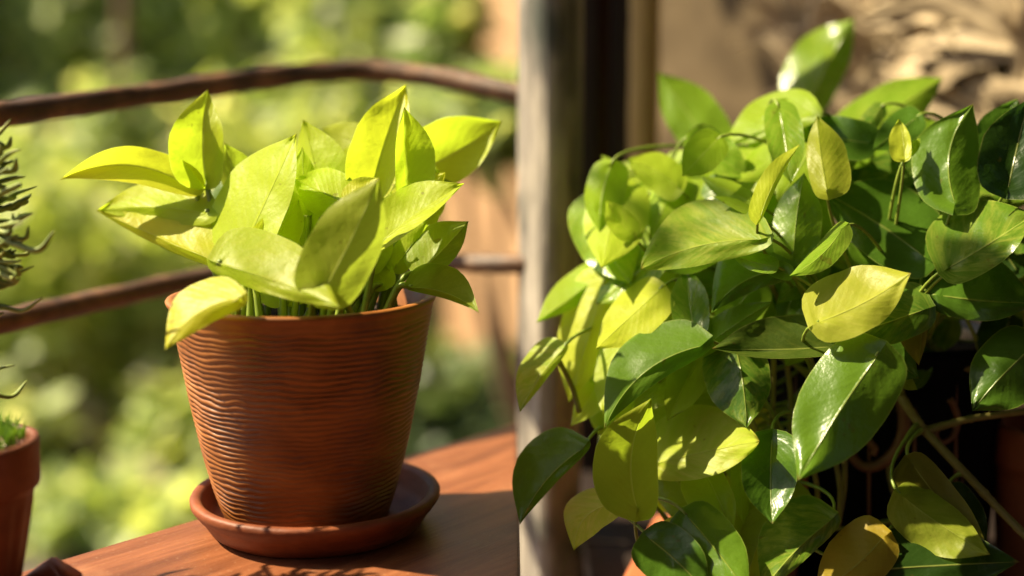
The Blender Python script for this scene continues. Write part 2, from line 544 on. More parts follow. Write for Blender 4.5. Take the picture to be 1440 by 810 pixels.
# tree added left of the view, bough shaped to dapple the right corner
SE1 = Vector((math.sin(SUN_BACK), math.cos(SUN_BACK), 0))
SE2 = to_sun.cross(SE1).normalized()
if SE2.z < 0: SE2 = -SE2
ob = Vector((-2.5, 2.75, GZ))
ot = empty('added_shade_tree', ob, 'added tree out of view at left, its bough dappling the green pothos', 'tree')
joint = ob + Vector((0.1, -0.1, 2.1))
tube('trunk', catmull([ob - Vector((0, 0, .1)), ob + Vector((.06, -.04, 1.1)), joint, joint + Vector((-.1, .2, .9))], 8), lambda t: 0.09 - 0.045 * t, M['bark'], ot, 12, 0.2)
LITP = [(P(*q).dot(SE1), P(*q).dot(SE2)) for q in [(950, 340, .965), (1010, 330, .965), (1210, 425, .925), (1180, 450, .925), (1420, 310, .955), (1355, 210, .985), (990, 620, 1.0), (940, 640, 1.0), (1040, 235, 1.06), (1095, 255, .955), (1265, 195, 1.0),
                                              (1000, 760, .955), (1165, 215, .99), (1100, 165, 1.08), (1250, 70, 1.72), (1310, 95, 1.70), (1290, 50, 1.7), (1330, 70, 1.7), (745, 60, 1.28), (745, 200, 1.28)]]
lim_a, lim_b = P(560, 200, 1.08).dot(SE1), P(640, 150, 1.0).dot(SE2) + .03
rb_ = random.Random(21)
vs, fs, ends = [], [], []
for k in range(64):
    if k < 30:                            # over the green pothos
        q = P(rb_.uniform(1120, 1460), rb_.uniform(260, 820), rb_.uniform(.92, 1.05))
    else:                                  # over the brown wall
        q = P(rb_.uniform(930, 1230), rb_.uniform(-80, 220), rb_.uniform(1.75, 2.1))
    a, b = q.dot(SE1), q.dot(SE2)
    if a < lim_a and b < lim_b: continue
    if min((a - x) ** 2 + (b - y) ** 2 for x, y in LITP) < .036 ** 2: continue
    p = SE1 * a + SE2 * b + to_sun * (2.5 + rb_.uniform(-.22, .22))
    ends.append(p)
    L, w = rb_.uniform(.05, .08), rb_.uniform(.017, .026)
    ax = (SE1 * rb_.uniform(-1, 1) + SE2 * rb_.uniform(-1, .4) + to_sun * rb_.uniform(-.4, .4)).normalized()
    bb = ax.cross((to_sun + Vector((rb_.uniform(-.5, .5), rb_.uniform(-.5, .5), 0))).normalized()).normalized()
    p = p - ax * L * .5
    i0 = len(vs)
    vs += [p, p + ax * L * .3 + bb * w, p + ax * L * .7 + bb * w * .8, p + ax * L, p + ax * L * .7 - bb * w * .8, p + ax * L * .3 - bb * w]
    fs += [(i0, i0 + 1, i0 + 2, i0 + 3), (i0, i0 + 3, i0 + 4, i0 + 5)]
mesh('crown', vs, fs, M['tree_leaf'], ot, False)
vs, fs = [], []
hub = [SE1 * 1.0 + SE2 * .70 + to_sun * 2.55, SE1 * 1.65 + SE2 * .74 + to_sun * 2.55]
for h_ in hub:
    v, f = tube_geo(catmull([joint, joint.lerp(h_, .5) + Vector((0, 0, .12)), h_], 8), lambda t: .03 * (1 - .8 * t), 7)
    fs += [tuple(i + len(vs) for i in q) for q in f]
    vs += v
for e in ends[::2]:
    h_ = min(hub, key=lambda q: (q - e).length)
    v, f = tube_geo([h_, h_.lerp(e, .5) + Vector((0, 0, .015)), e], .0022, 5)
    fs += [tuple(i + len(vs) for i in q) for q in f]
    vs += v
mesh('bough', vs, fs, M['bark'], ot)

# tree beside the house whose branch hangs before its wall
hb = gp(790, 3.9)
shrub('garden_tree', hb, [(P(650, 175, 3.5) - hb, (.20, .15, .11)), (P(712, 160, 3.5) - hb, (.16, .15, .13)), (P(632, 40, 3.9) - hb, (.11, .2, .2)), (P(625, 130, 3.8) - hb, (.12, .15, .2))], 900, 0.12, M['tree_leaf'], 'green branch hanging before the ochre house wall', 'tree', None, 77, 0.03, 3)

# trunk of a slim tree seen between the railings
tr = gp(185, 7.2)
t_root = empty('slim_tree', tr, 'slim reddish brown tree trunk between the railings at left', 'tree')
tube('trunk', catmull([tr - Vector((0, 0, .1)), tr + Vector((0.03, 0, 0.6)), tr + Vector((-0.02, 0, 1.4)), tr + Vector((0.05, 0, 2.6))], 8), lambda t: 0.055 - 0.02 * t, M['bark'], t_root, 12, 0.2)
leaf_cloud('crown', [(tr + Vector((0.05, 0, 2.9)), (0.7, 0.6, 0.5))], 500, 0.16, M['tree_leaf_lime'], t_root, 55)


def stone(name, c, r, label, seed):
    bm = bmesh.new()
    bmesh.ops.create_icosphere(bm, subdivisions=3, radius=1)
    for v in bm.verts:
        q = 1 + 0.28 * noise.noise(v.co * 1.3 + Vector((seed, 0, 0))) + 0.08 * noise.noise(v.co * 4 + Vector((0, seed, 0)))
        v.co = Vector((v.co.x * r * 1.25, v.co.y * r, v.co.z * r * 0.75)) * q
    me = bpy.data.meshes.new(name)
    bm.to_mesh(me)
    bm.free()
    o = link(name, me, M['stone'])
    o.location = c
    return tag(o, label, 'stone', 'pale stones on the garden earth')


def on_ground(px, py):
    return on_plane(px, py, GZ)


for k, (px, py, r, lb) in enumerate([(125, 612, 0.19, 'largest pale garden stone left of the rippled pot'), (60, 560, 0.10, 'pale garden stone right beside the small left pot\'s rim'),
                                     (218, 560, 0.12, 'pale garden stone closest to the rippled pot\'s left side'), (190, 690, 0.10, 'nearest pale garden stone, just above the ledge edge')]):
    c = on_ground(px, py)
    stone('garden_stone', c + Vector((0, 0, r * 0.45)), r, lb, k * 3.1)

# ochre house behind the right end of the railing, its wall turned to the sun
hw = empty('ochre_house', gp(640, 5.2), 'ochre plastered house wall at the right end of the garden', 'building')
A0, A1 = gp(605, 6.0), gp(800, 3.6)
dirw = (A1 - A0).normalized()
nrw = Vector((-dirw.y, dirw.x, 0))
if nrw.x > 0: nrw = -nrw


def wall_panel(name, a, b, z0, z1, thick, m, parent):
    d = (b - a).normalized()
    nn = Vector((-d.y, d.x, 0))
    if nn.x > 0: nn = -nn
    vs = []
    for q in (a, b):
        for t in (0, -thick):
            for z in (z0, z1):
                p = q + nn * t
                vs.append((p.x, p.y, z))
    fs = [(0, 1, 5, 4), (2, 6, 7, 3), (0, 2, 3, 1), (4, 5, 7, 6), (1, 3, 7, 5), (0, 4, 6, 2)]
    return mesh(name, vs, fs, m, parent, False)


wall_panel('wall', A0, A1, GZ - 0.1, 2.6, 0.2, M['plaster'], hw)
wall_panel('plinth', A0 + nrw * 0.03, A1 + nrw * 0.03, GZ - 0.1, GZ + 0.35, 0.025, M['terracotta_dark'], hw)
w0, w1 = A0.lerp(A1, 0.30), A0.lerp(A1, 0.42)
wf = wall_panel('window', w0 + nrw * 0.03, w1 + nrw * 0.03, 1.05, 1.75, 0.026, M['frame'], hw)
wall_panel('cornice', A0 + nrw * 0.05, A1 + nrw * 0.05, 2.6, 2.75, 0.3, M['terracotta'], hw)

# ------------------------------------------------------------------ balcony railing
rail = empty('balcony_railing', P(300, 420, 1.2) - Vector((0, 0, 0.4)), 'two rusty bent iron bars of the balcony railing behind the pot', 'railing')
D_END = 1.30
top = [P(-170, 186, 1.02), P(0, 161, 1.10), P(150, 141, 1.20), P(300, 120, 1.28), P(400, 106, 1.33), P(490, 99, 1.36), P(560, 102, 1.36), P(640, 113, 1.34), P(728, 131, 1.31), P(775, 141, D_END)]
low = [P(-170, 492, 1.02), P(0, 453, 1.10), P(150, 420, 1.20), P(300, 388, 1.28), P(450, 372, 1.34), P(560, 368, 1.36), P(650, 370, 1.34), P(728, 371, 1.31), P(775, 372, D_END)]
tube('top_rail', catmull(top, 8), 0.0112, M['rail'], rail, 16, 0.16)
tube('lower_rail', catmull(low, 8), 0.0100, M['rail'], rail, 16, 0.16)
bx = P(-170, 186, 1.02)
tube('baluster', [Vector((bx.x, bx.y, 0.0)), Vector((bx.x, bx.y, 0.6)), Vector((bx.x, bx.y, bx.z + 0.02))], 0.014, M['rail'], rail, 12)

# ------------------------------------------------------------------ wooden ledge
ledge = empty('wooden_ledge', (-0.2, 0.85, 0), 'red brown wooden ledge carrying the rippled pot and its saucer', 'ledge')
E0, E1 = on_plane(30, 803, ZT), on_plane(728, 594, ZT)
du = (E1 - E0).normalized()
dn = Vector((du.y, -du.x, 0))              # towards the camera
x_end = E1.x
wpl = 0.47
for k in range(1):
    a0 = k * wpl + (0.0007 if k else 0)
    a1 = (k + 1) * wpl
    pts = []
    for off in (a0, a1):
        s_end = (x_end - (E0 + dn * off).x) / du.x
        pts.append((E0 + dn * off - du * 0.45, E0 + dn * off + du * s_end))
    bm = bmesh.new()
    z1 = ZT - 0.0007 * (k % 2)
    ring = [pts[0][0], pts[0][1], pts[1][1], pts[1][0]]
    bot = [bm.verts.new((p.x, p.y, ZT - 0.045)) for p in ring]
    tp = [bm.verts.new((p.x, p.y, z1)) for p in ring]
    bm.faces.new(bot)
    bm.faces.new(tp[::-1])
    for i in range(4):
        j = (i + 1) % 4
        bm.faces.new((bot[i], tp[i], tp[j], bot[j]))
    bmesh.ops.recalc_face_normals(bm, faces=bm.faces)
    bmesh.ops.bevel(bm, geom=list(bm.edges), offset=0.0022, segments=2, affect='EDGES')
    c = (pts[0][0] + pts[1][1]) / 2
    ang = math.atan2(du.y, du.x)
    Mx = __import__('mathutils').Matrix
    me = bpy.data.meshes.new('tabletop')
    bm.to_mesh(me)
    bm.free()
    me.materials.append(M['board'])
    o = bpy.data.objects.new('tabletop', me)
    COL.objects.link(o)
    o.parent = ledge
    tf = Mx.Translation(c) @ Mx.Rotation(ang, 4, 'Z')
    me.transform(tf.inverted())
    o.location = c - ledge.location
    o.rotation_euler = (0, 0, ang)
for s in (0.05, 0.62):
    q = E0 + du * (s * 0.5 - 0.2) + dn * 0.2
    box('leg', (q.x - 0.03, q.y - 0.03, 0.0), (q.x + 0.03, q.y + 0.03, ZT - 0.047), M['board'], ledge, 0.003)

# ------------------------------------------------------------------ rippled pot and saucer
SC = P(445, 690, 1.0)
SC = Vector((SC.x, SC.y, ZT))
RR = 0.0968
prof = [(0.001, 0.007), (0.07, 0.007), (0.079, 0.0085), (0.0835, 0.014), (0.0875, 0.0245), (0.0885, 0.0268), (0.0915, 0.0282), (0.0955, 0.0276), (RR, 0.0255), (RR - 0.0004, 0.0222),
        (RR - 0.0025, 0.0192), (RR - 0.0045, 0.017), (RR - 0.0052, 0.0155), (RR - 0.0068, 0.0145), (0.086, 0.008), (0.082, 0.002), (0.079, 0.0), (0.001, 0.0)]


def saucer_disp(t, g, r, z):
    return 0.0007 * noise.noise(Vector((math.cos(g) * 2, math.sin(g) * 2, z * 60))) if r > 0.02 else 0


tag(lathe('saucer', prof, SC, M['saucer'], None, 128, saucer_disp), 'round terracotta saucer under the rippled pot', 'saucer')

PC = Vector((SC.x - 0.007, SC.y + 0.001, ZT + 0.0074))
PH = 0.1735
R0, R1 = 0.0615, 0.1005
pot = empty('plant_pot', PC, 'brown clay pot with rippled sides standing in a saucer', 'pot')


def ripple(t, g, r, z):
    h = z / PH
    if r < 0.02: return 0
    c, s = math.cos(g), math.sin(g)
    ph = z * 1520 + 3.6 * noise.noise(Vector((c * 1.9, s * 1.9, z * 26))) + 3.2 * noise.noise(Vector((c * 4.6, s * 4.6, z * 75 + 7))) + 0.7 * noise.noise(Vector((c * 11, s * 11, z * 120 + 3)))
    rid = 1 - abs(math.sin(ph * 0.5)) ** 0.7
    amp = 0.0021 * (0.55 + 0.9 * max(0, noise.noise(Vector((c * 3.2 + 4, s * 3.2, z * 38))) + 0.4))
    fade = min(1, max(0, (h - 0.05) / 0.05)) * min(1, max(0, (0.945 - h) / 0.03))
    return -amp * rid * fade + 0.0012 * noise.noise(Vector((c * 1.5, s * 1.5, z * 12)))


def pr(h):                                # outer radius along the height
    return R0 + (R1 - R0) * (h ** 0.70)


out = [(0.001, 0), (R0 - 0.002, 0), (R0 + 0.0012, 0.0012), (R0 + 0.003, 0.0035)]
for k in range(1, 190):
    h = 0.03 + 0.94 * k / 190
    out.append((pr(h), h * PH))
out += [(pr(0.975) + 0.0012, 0.976 * PH), (R1 + 0.0014, 0.99 * PH), (R1 + 0.0004, 0.998 * PH), (R1 - 0.002, PH), (R1 - 0.0055, 0.9985 * PH), (R1 - 0.007, 0.985 * PH), (R1 - 0.010, 0.86 * PH), (0.07, 0.5 * PH), (0.02, 0.4 * PH)]
lathe('body', out[::-1], PC, M['pot'], pot, 220, ripple)
# soil
vs, fs = [(PC.x, PC.y, PC.z + 0.905 * PH)], []
NR, NS = 14, 48
for i in range(1, NR + 1):
    for k in range(NS):
        g = 2 * math.pi * k / NS
        r = (R1 - 0.0098) * i / NR
        x, y = r * math.cos(g), r * math.sin(g)
        vs.append((PC.x + x, PC.y + y, PC.z + 0.905 * PH + (0.005 * noise.noise(Vector((x * 70, y * 70, 3))) if i < NR else -0.004)))
for k in range(NS): fs.append((0, 1 + k, 1 + (k + 1) % NS))
for i in range(NR - 1):
    for k in range(NS):
        a, b = 1 + i * NS + k, 1 + i * NS + (k + 1) % NS
        fs.append((a, a + NS, b + NS, b))
mesh('soil', vs, fs, M['soil'], pot)
SOIL_Z = PC.z + 0.905 * PH


# ------------------------------------------------------------------ pothos leaves
def prof_w(u, blunt):
    T = [(0, 0), (.010, .40), (.035, .70), (.08, .87), (.15, .965), (.24, 1.0), (.35, .995), (.5, .965), (.62, .86), (.73, .68), (.82, .47), (.89, .28), (.94, .145), (.975, .06), (1, 0)]
    for (a, x), (b, y) in zip(T, T[1:]):
        if u <= b:
            w = x + (y - x) * (u - a) / (b - a)
            break
    if blunt:
        w2 = math.sin(math.pi * min(1, max(0, u)) ** 0.9) ** 0.55
        w = w * (1 - blunt) + w2 * blunt
    return w


NU = 24
VCOLS = [-1, -.97, -.82, -.64, -.46, -.28, -.13, -.035, 0, .035, .13, .28, .46, .64, .82, .97, 1]
LEAF_ID = [0]


def leaf(parent, mat, b, t, wl, wr, d, k=(0, 0.4), fold=0, bend=0, droop=0, col=(0.5, 0.55, 0.03), var=0.0, blunt=0.0, roll=0.0, lobe=0.13, cup=0.0, name='leaf'):
    """b, t: photo pixels of leaf base and tip; wl/wr half widths seen left/right of the midrib;
    d: metres ahead; k: slope of the blade in depth (right, up); fold/droop: depth of edges / tip."""
    LEAF_ID[0] += 1
    d = 0.95 + (d - 0.95) * 0.72 if d < 1.03 else d - 0.0224      # keep the clump shallow
    sd = LEAF_ID[0] * 3.77
    bx, by = b
    ax, ay = t[0] - bx, t[1] - by
    L = math.hypot(ax, ay)
    ax, ay = ax / L, ay / L
    nx, ny = -ay, ax
    vs, fs, uvs = [], [], []
    wl, wr = wl * 1.06, wr * 1.06
    wm = max(abs(wl), abs(wr))
    rr = random.Random(LEAF_ID[0])
    if not fold: fold = wm * rr.choice((-1, 1)) * rr.uniform(.1, .38)
    else: fold *= 1.5
    tipc = L * rr.uniform(-.16, .10)
    bend = bend + L * rr.uniform(-.03, .03)
    ph1, ph2 = rr.uniform(0, 6), rr.uniform(0, 6)
    for i in range(NU + 1):
        # denser rows near the base and tip
        q = i / NU
        u = 0.5 - 0.5 * math.cos(math.pi * q)
        u = 0.6 * u + 0.4 * q
        f = prof_w(u, blunt)
        bo = bend * 4 * u * (1 - u)
        for v in VCOLS:
            av = abs(v)
            W = wr if v > 0 else wl
            shift = -lobe * L * (av ** 1.4) * (max(0, 1 - u / 0.32) ** 2)
            edge = 1 + 0.035 * noise.noise(Vector((u * 5, v * 1.3, sd)))
            lat = W * f * v * edge
            x = bx + ax * (L * u + shift) + nx * (bo + lat)
            y = by + ay * (L * u + shift) + ny * (bo + lat)
            D = k[0] * (x - bx) + k[1] * (by - y)
            D += fold * (0.75 * av + 0.25 * av * av) * f + droop * u * u + roll * v * f
            D += cup * math.sin(math.pi * u) * (1 - av) + tipc * max(0, (u - .5) / .5) ** 2
            D += wm * .075 * av * av * math.sin(u * 9 + (ph1 if v > 0 else ph2))
            D += wm * 0.10 * noise.noise(Vector((u * 3.2, v * 1.6, sd + 9)))
            D += wm * 0.035 * noise.noise(Vector((u * 8, v * 3.5, sd + 21)))
            vs.append(P(x, y, d + D / FPX * d))
            uvs.append((u, 0.5 + 0.5 * v))
    w = len(VCOLS)
    for i in range(NU):
        for j in range(w - 1):
            a = i * w + j
            fs.append((a, a + w, a + w + 1, a + 1))
    me = bpy.data.meshes.new(name)
    me.from_pydata([tuple(p) for p in vs], [], fs)
    uvl = me.uv_layers.new(name='UVMap')
    for lp in me.loops:
        uvl.data[lp.index].uv = uvs[lp.vertex_index]
    me.update()
    o = link(name, me, mat, parent)
    o.color = (*col, var)
    return o, P(bx, by, d)


# leaf colours
YB = (0.59, 0.62, 0.04)     # bright yellow
YL = (0.49, 0.60, 0.034)     # yellow lime
LI = (0.42, 0.52, 0.04)     # lime
OL = (0.36, 0.42, 0.045)     # olive lime
GR = (0.115, 0.235, 0.018)   # green
MG = (0.065, 0.155, 0.014)   # mid green
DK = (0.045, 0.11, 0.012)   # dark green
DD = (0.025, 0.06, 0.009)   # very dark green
OR = (0.46, 0.35, 0.035)     # ageing orange yellow
BR = (0.30, 0.24, 0.04)      # ageing brown yellow

pl = empty('pothos_plant', (PC.x, PC.y, SOIL_Z), 'yellow lime pothos with heart shaped leaves growing in the rippled pot', 'plant')
LEFT = [
    # b, t, wl, wr, d, k, fold, bend, droop, col
    dict(b=(266, 262), t=(84, 253), wl=24, wr=26, d=1.02, k=(0.0, 0.1), fold=-17, bend=22, col=YB),
    dict(b=(289, 252), t=(292, 126), wl=46, wr=27, d=1.02, k=(0.2, 0.15), fold=-16, bend=-8, col=YL, roll=10),
    dict(b=(288, 300), t=(136, 296), wl=20, wr=36, d=1.00, k=(-0.35, 0.8), fold=8, bend=6, col=YL),
    dict(b=(303, 368), t=(136, 296), wl=10, wr=60, d=0.965, k=(-0.3, 0.55), fold=14, bend=4, col=YB, droop=25),
    dict(b=(296, 366), t=(213, 340), wl=9, wr=10, d=1.00, k=(-0.2, 0.7), col=LI),
    dict(b=(336, 362), t=(417, 188), wl=62, wr=32, d=0.945, k=(-0.45, 0.35), fold=10, bend=-3, roll=-30, col=YL),
    dict(b=(338, 352), t=(412, 271), wl=13, wr=7, d=0.915, k=(0.8, 0.2), fold=6, bend=8, col=YB),
    dict(b=(384, 346), t=(420, 280), wl=18, wr=28, d=0.955, k=(-0.4, 0.4), col=YL),
    dict(b=(312, 372), t=(478, 432), wl=60, wr=19, d=0.885, k=(-0.3, 0.7), fold=10, bend=-2, droop=-10, col=LI, var=0.35),
    dict(b=(455, 411), t=(533, 250), wl=52, wr=43, d=0.835, k=(0.12, 0.0), fold=10, bend=4, col=OL),
    dict(b=(536, 340), t=(653, 258), wl=42, wr=13, d=0.94, k=(-0.35, 0.9), fold=-8, bend=-3, col=YL),
    dict(b=(570, 250), t=(706, 170), wl=52, wr=36, d=1.06, k=(0.2, 0.2), fold=-18, bend=4, col=YL),
    dict(b=(590, 275), t=(645, 262), wl=20, wr=14, d=1.05, k=(-0.1, 0.5), col=GR),
    dict(b=(571, 276), t=(568, 150), wl=15, wr=39, d=0.985, k=(0.3, 0.1), fold=-9, col=YL),
    dict(b=(524, 262), t=(571, 119), wl=44, wr=30, d=1.005, k=(0.15, 0.2), fold=-17, bend=2, col=YB),
    dict(b=(532, 206), t=(452, 181), wl=22, wr=24, d=1.08, k=(-0.3, 0.6), col=LI),
    dict(b=(452, 292), t=(426, 168), wl=24, wr=46, d=1.00, k=(-0.5, 0.35), fold=8, col=YL),
    dict(b=(484, 287), t=(413, 252), wl=30, wr=36, d=0.965, k=(-0.4, 0.65), fold=10, col=YL),
    dict(b=(492, 284), t=(532, 250), wl=20, wr=8, d=0.925, k=(-0.4, 0.7), col=YB),
    dict(b=(593, 381), t=(659, 311), wl=40, wr=20, d=0.96, k=(-0.1, 0.4), fold=10, col=(.26, .36, .03), var=0.25),
    dict(b=(580, 405), t=(674, 440), wl=36, wr=8, d=0.94, k=(-0.1, 0.6), fold=12, bend=-11, col=(0.25, 0.33, 0.028), var=0.15),
    dict(b=(334, 420), t=(232, 493), wl=20, wr=38, d=0.825, k=(-0.45, 0.75), fold=10, bend=18, droop=-8, col=YB),
    dict(b=(300, 285), t=(349, 223), wl=12, wr=10, d=1.09, k=(0, 0.5), col=GR),
    dict(b=(556, 374), t=(602, 306), wl=18, wr=17, d=0.97, k=(0.3, 0.2), col=LI),
    dict(b=(352, 395), t=(392, 416), wl=10, wr=9, d=0.925, k=(-0.2, 0.6), col=YL),
    dict(b=(500, 400), t=(430, 432), wl=14, wr=14, d=0.905, k=(-0.2, 0.6), col=YL),
    # leaves filling the heart of the plant
    dict(b=(430, 352), t=(398, 292), wl=30, wr=26, d=0.985, k=(0, 0.3), col=LI),
    dict(b=(470, 345), t=(440, 282), wl=28, wr=30, d=0.995, k=(0.1, 0.3), col=YL),
    dict(b=(520, 330), t=(545, 262), wl=32, wr=30, d=1.00, k=(0.1, 0.3), col=LI),
    dict(b=(545, 320), t=(600, 240), wl=30, wr=34, d=1.02, k=(0, 0.3), col=OL),
    dict(b=(500, 300), t=(500, 195), wl=36, wr=34, d=1.05, k=(0, 0.3), col=YL),
    dict(b=(392, 300), t=(362, 236), wl=20, wr=20, d=1.05, k=(0, 0.5), col=LI),
    dict(b=(470, 360), t=(520, 300), wl=20, wr=24, d=0.93, k=(0, 0.5), col=LI),
    dict(b=(410, 395), t=(360, 330), wl=30, wr=24, d=0.965, k=(0, 0.5), col=YL),
    dict(b=(352, 372), t=(318, 318), wl=20, wr=22, d=0.985, k=(-.3, .5), col=YL),
    dict(b=(395, 418), t=(338, 386), wl=20, wr=18, d=0.955, k=(-.3, .6), col=LI),
    dict(b=(425, 420), t=(402, 372), wl=26, wr=24, d=0.95, k=(-.2, .4), col=YL),
    dict(b=(512, 372), t=(548, 318), wl=24, wr=26, d=0.955, k=(.2, .2), col=LI),
    dict(b=(540, 402), t=(520, 352), wl=18, wr=20, d=0.965, k=(-.2, .4), col=LI),
    dict(b=(470, 300), t=(478, 226), wl=28, wr=26, d=1.02, k=(.3, .2), col=YB),
    dict(b=(600, 300), t=(612, 232), wl=24, wr=22, d=1.04, k=(.3, .2), col=YL),
    dict(b=(330, 330), t=(372, 262), wl=24, wr=22, d=1.03, k=(.2, .3), col=LI),
    dict(b=(560, 356), t=(598, 330), wl=14, wr=14, d=0.99, k=(-.2, .5), col=LI),
    dict(b=(570, 330), t=(622, 290), wl=18, wr=20, d=1.00, k=(0, 0.4), col=LI),
]
rl = random.Random(8)
for k in range(18):
    x = rl.uniform(335, 560)
    y = rl.uniform(285, 372)
    a = R(rl.gauss(-90 + (x - 455) * .28, 22))
    L_ = rl.uniform(58, 104)
    w_ = L_ * rl.uniform(.30, .40)
    LEFT.append(dict(b=(x, y), t=(x + L_ * math.cos(a), y + L_ * math.sin(a)), wl=w_ * rl.uniform(.55, 1), wr=w_ * rl.uniform(.55, 1), d=rl.uniform(.985, 1.06), k=(rl.uniform(-.4, .5), rl.uniform(.1, .5)), fold=w_ * rl.uniform(.1, .2), bend=rl.uniform(-7, 7), col=rl.choice([YL, YB, YL, LI])))
rnd = random.Random(3)
for s in LEFT:
    _, pb = leaf(pl, M['leaf'], **s)
    # petiole from the soil to the leaf base
    bx = s['b'][0]
    fx = max(-0.8, min(0.8, (bx - 425) / 190))
    rx = PC.x + R1 * 0.72 * fx + rnd.uniform(-.006, .006)
    ry = PC.y - 0.02 + (s['d'] - 0.97) * 0.55 + rnd.uniform(-.012, .012)
    ry = max(PC.y - 0.068, min(PC.y + 0.06, ry))
    root = Vector((rx, ry, SOIL_Z - 0.006))
    tipv = P(*s['t'], s['d']) - pb
    m1 = root.lerp(pb, 0.5) + Vector((rnd.uniform(-.004, .004), 0.004, 0.012 + 0.1 * abs(pb.x - root.x)))
    if pb.z < root.z + 0.03: m1.z += 0.02
    r0 = rnd.uniform(0.0023, 0.0030)
    tube('stem', catmull([root, m1, pb - tipv * 0.03 + Vector((0, .003, 0)), pb + Vector((0, .0022, 0))], 7), (lambda r0: lambda t: r0 * (1.12 - 0.6 * t))(r0), M['stem'], pl, 8)
for k in range(9):                        # older bare stalks in the pot
    x = PC.x + rnd.uniform(-0.02, 0.07)
    y = PC.y + rnd.uniform(-0.06, 0.02)
    h = rnd.uniform(0.03, 0.075)
    a = Vector((x, y, SOIL_Z - .005))
    tube('stem', catmull([a, a + Vector((rnd.uniform(-.01, .012), rnd.uniform(-.01, .01), h * .5)), a + Vector((rnd.uniform(-.02, .03), rnd.uniform(-.01, .01), h))], 6), lambda t: 0.0034 - 0.0012 * t, M['stem'], pl, 8)

# ------------------------------------------------------------------ small terracotta pot with succulent, left edge
c2 = on_plane(-42, 842, ZT)
d2 = (c2 - CAM).dot(FWD)
H2 = 0.0
for k in range(400):                      # height at which the rim reaches its row in the photo
    H2 = k * 0.0005
    q = c2 + Vector((0, 0, H2)) - CAM
    if 405 - FPX * q.dot(UPV) / q.dot(FWD) < 618: break
q = c2 + Vector((0, 0, H2)) - CAM
RB = 106 * q.dot(FWD) / FPX
tp2 = empty('small_pot', c2, 'small fluted terracotta pot with moss at the left edge of the ledge', 'pot')


def flute(t, g, r, z):
    if r < RB * 0.5 or z > H2 * 0.62: return 0
    return 0.0014 * (abs(math.sin(g * 9)) - 0.5)


prof2 = [(0.001, H2 * .85), (RB * .84, H2 * .86), (RB * .86, H2 * .97), (RB * .90, H2 * .995), (RB * .95, H2), (RB * .99, H2 * .99), (RB, H2 * .97), (RB * .985, H2 * .72), (RB * .97, H2 * .70), (RB * .91, H2 * .69), (RB * .90, H2 * .66)]
for k in range(12): prof2.append((RB * (.90 - .28 * (k + 1) / 12), H2 * (.66 - .655 * (k + 1) / 12)))
prof2.append((0.001, 0))
lathe('body', prof2, c2, M['pot_brown'], tp2, 144, flute)
vs, fs = [], []
mr = random.Random(5)
for k in range(900):
    g, r = mr.uniform(0, 6.283), RB * 0.8 * math.sqrt(mr.random())
    p = c2 + Vector((r * math.cos(g), r * math.sin(g), H2 * .92 + 0.012 * (1 - (r / RB) ** 2) + 0.004 * mr.random()))
    a = Vector((mr.uniform(-1, 1), mr.uniform(-1, 1), 1.4)).normalized() * mr.uniform(.008, .017)
    b = a.cross(Vector((mr.uniform(-1, 1), mr.uniform(-1, 1), 0.2))).normalized() * 0.0011
    i0 = len(vs)
    vs += [p - b, p + b, p + a]
    fs.append((i0, i0 + 1, i0 + 2))
ms = mesh('moss', vs, fs, M['moss'], tp2, False)
ms['kind'] = 'stuff'

sc_root = empty('succulent_plant', c2 + Vector((0, 0, H2 * .86)), 'branching succulent with curled finger leaves at the left edge of the photo', 'plant')
dS = 0.88
stemA = [c2 + Vector((-0.01, 0.01, H2 * .8)), P(-48, 520, dS), P(-28, 440, dS), P(-12, 360, dS), P(-16, 260, dS), P(-24, 170, dS)]
pathA = catmull(stemA, 10)
tube('stem', pathA, lambda t: 0.0042 - 0.002 * t, M['succulent'], sc_root, 8, 0.1)
tips = [(16, 192, -8, 214), (30, 210, -6, 240), (22, 226, -10, 236), (36, 248, -4, 262), (52, 262, 0, 292), (44, 272, -4, 300), (34, 282, -8, 290), (28, 300, -8, 310), (77, 324, 8, 330),
        (46, 300, -2, 325), (34, 340, -4, 335), (48, 374, -4, 355), (30, 366, -8, 372), (24, 352, -12, 350), (60, 418, -16, 428), (20, 388, -14, 380), (14, 402, -14, 396), (38, 535, -24, 560), (22, 513, -24, 545),
        (12, 330, -16, 322), (10, 262, -18, 262), (18, 310, -14, 318), (6, 440, -26, 452), (26, 330, -8, 350), (8, 206, -18, 200), (40, 318, -4, 330), (16, 350, -10, 340), (20, 268, -8, 284), (28, 392, -12, 398), (4, 372, -16, 380), (30, 258, -6, 276), (12, 236, -14, 250), (22, 376, -10, 366)]
for k in range(16):
    by = mr.uniform(190, 430)
    bx = mr.uniform(-18, 12)
    g = mr.uniform(-.5, 1.4)
    L_ = mr.uniform(16, 38)
    tips.append((bx + L_ * math.cos(g), by - L_ * math.sin(g), bx, by))
for (tx, ty, bx, by) in tips:
    dd = dS + mr.uniform(-.025, .03)
    # grows out of the nearest spot of the stem
    b = P(bx, by, dd)
    pn = min(pathA, key=lambda p: (p - b).length)
    t = P(tx, ty, dd + mr.uniform(-.01, .01))
    sag = Vector((mr.uniform(-.2, .2), mr.uniform(-.2, .2), -mr.uniform(-.05, .28))) * (t - pn).length
    tube('leaf', catmull([pn, pn.lerp(t, .4) + sag * .6, pn.lerp(t, .75) + sag, t], 5), (lambda rs: lambda u: 0.0004 + rs * math.sin(math.pi * min(1, .16 + .84 * u)) ** 0.7)(mr.uniform(.0014, .0028)), M['succulent'], sc_root, 8, 0, 0.75)

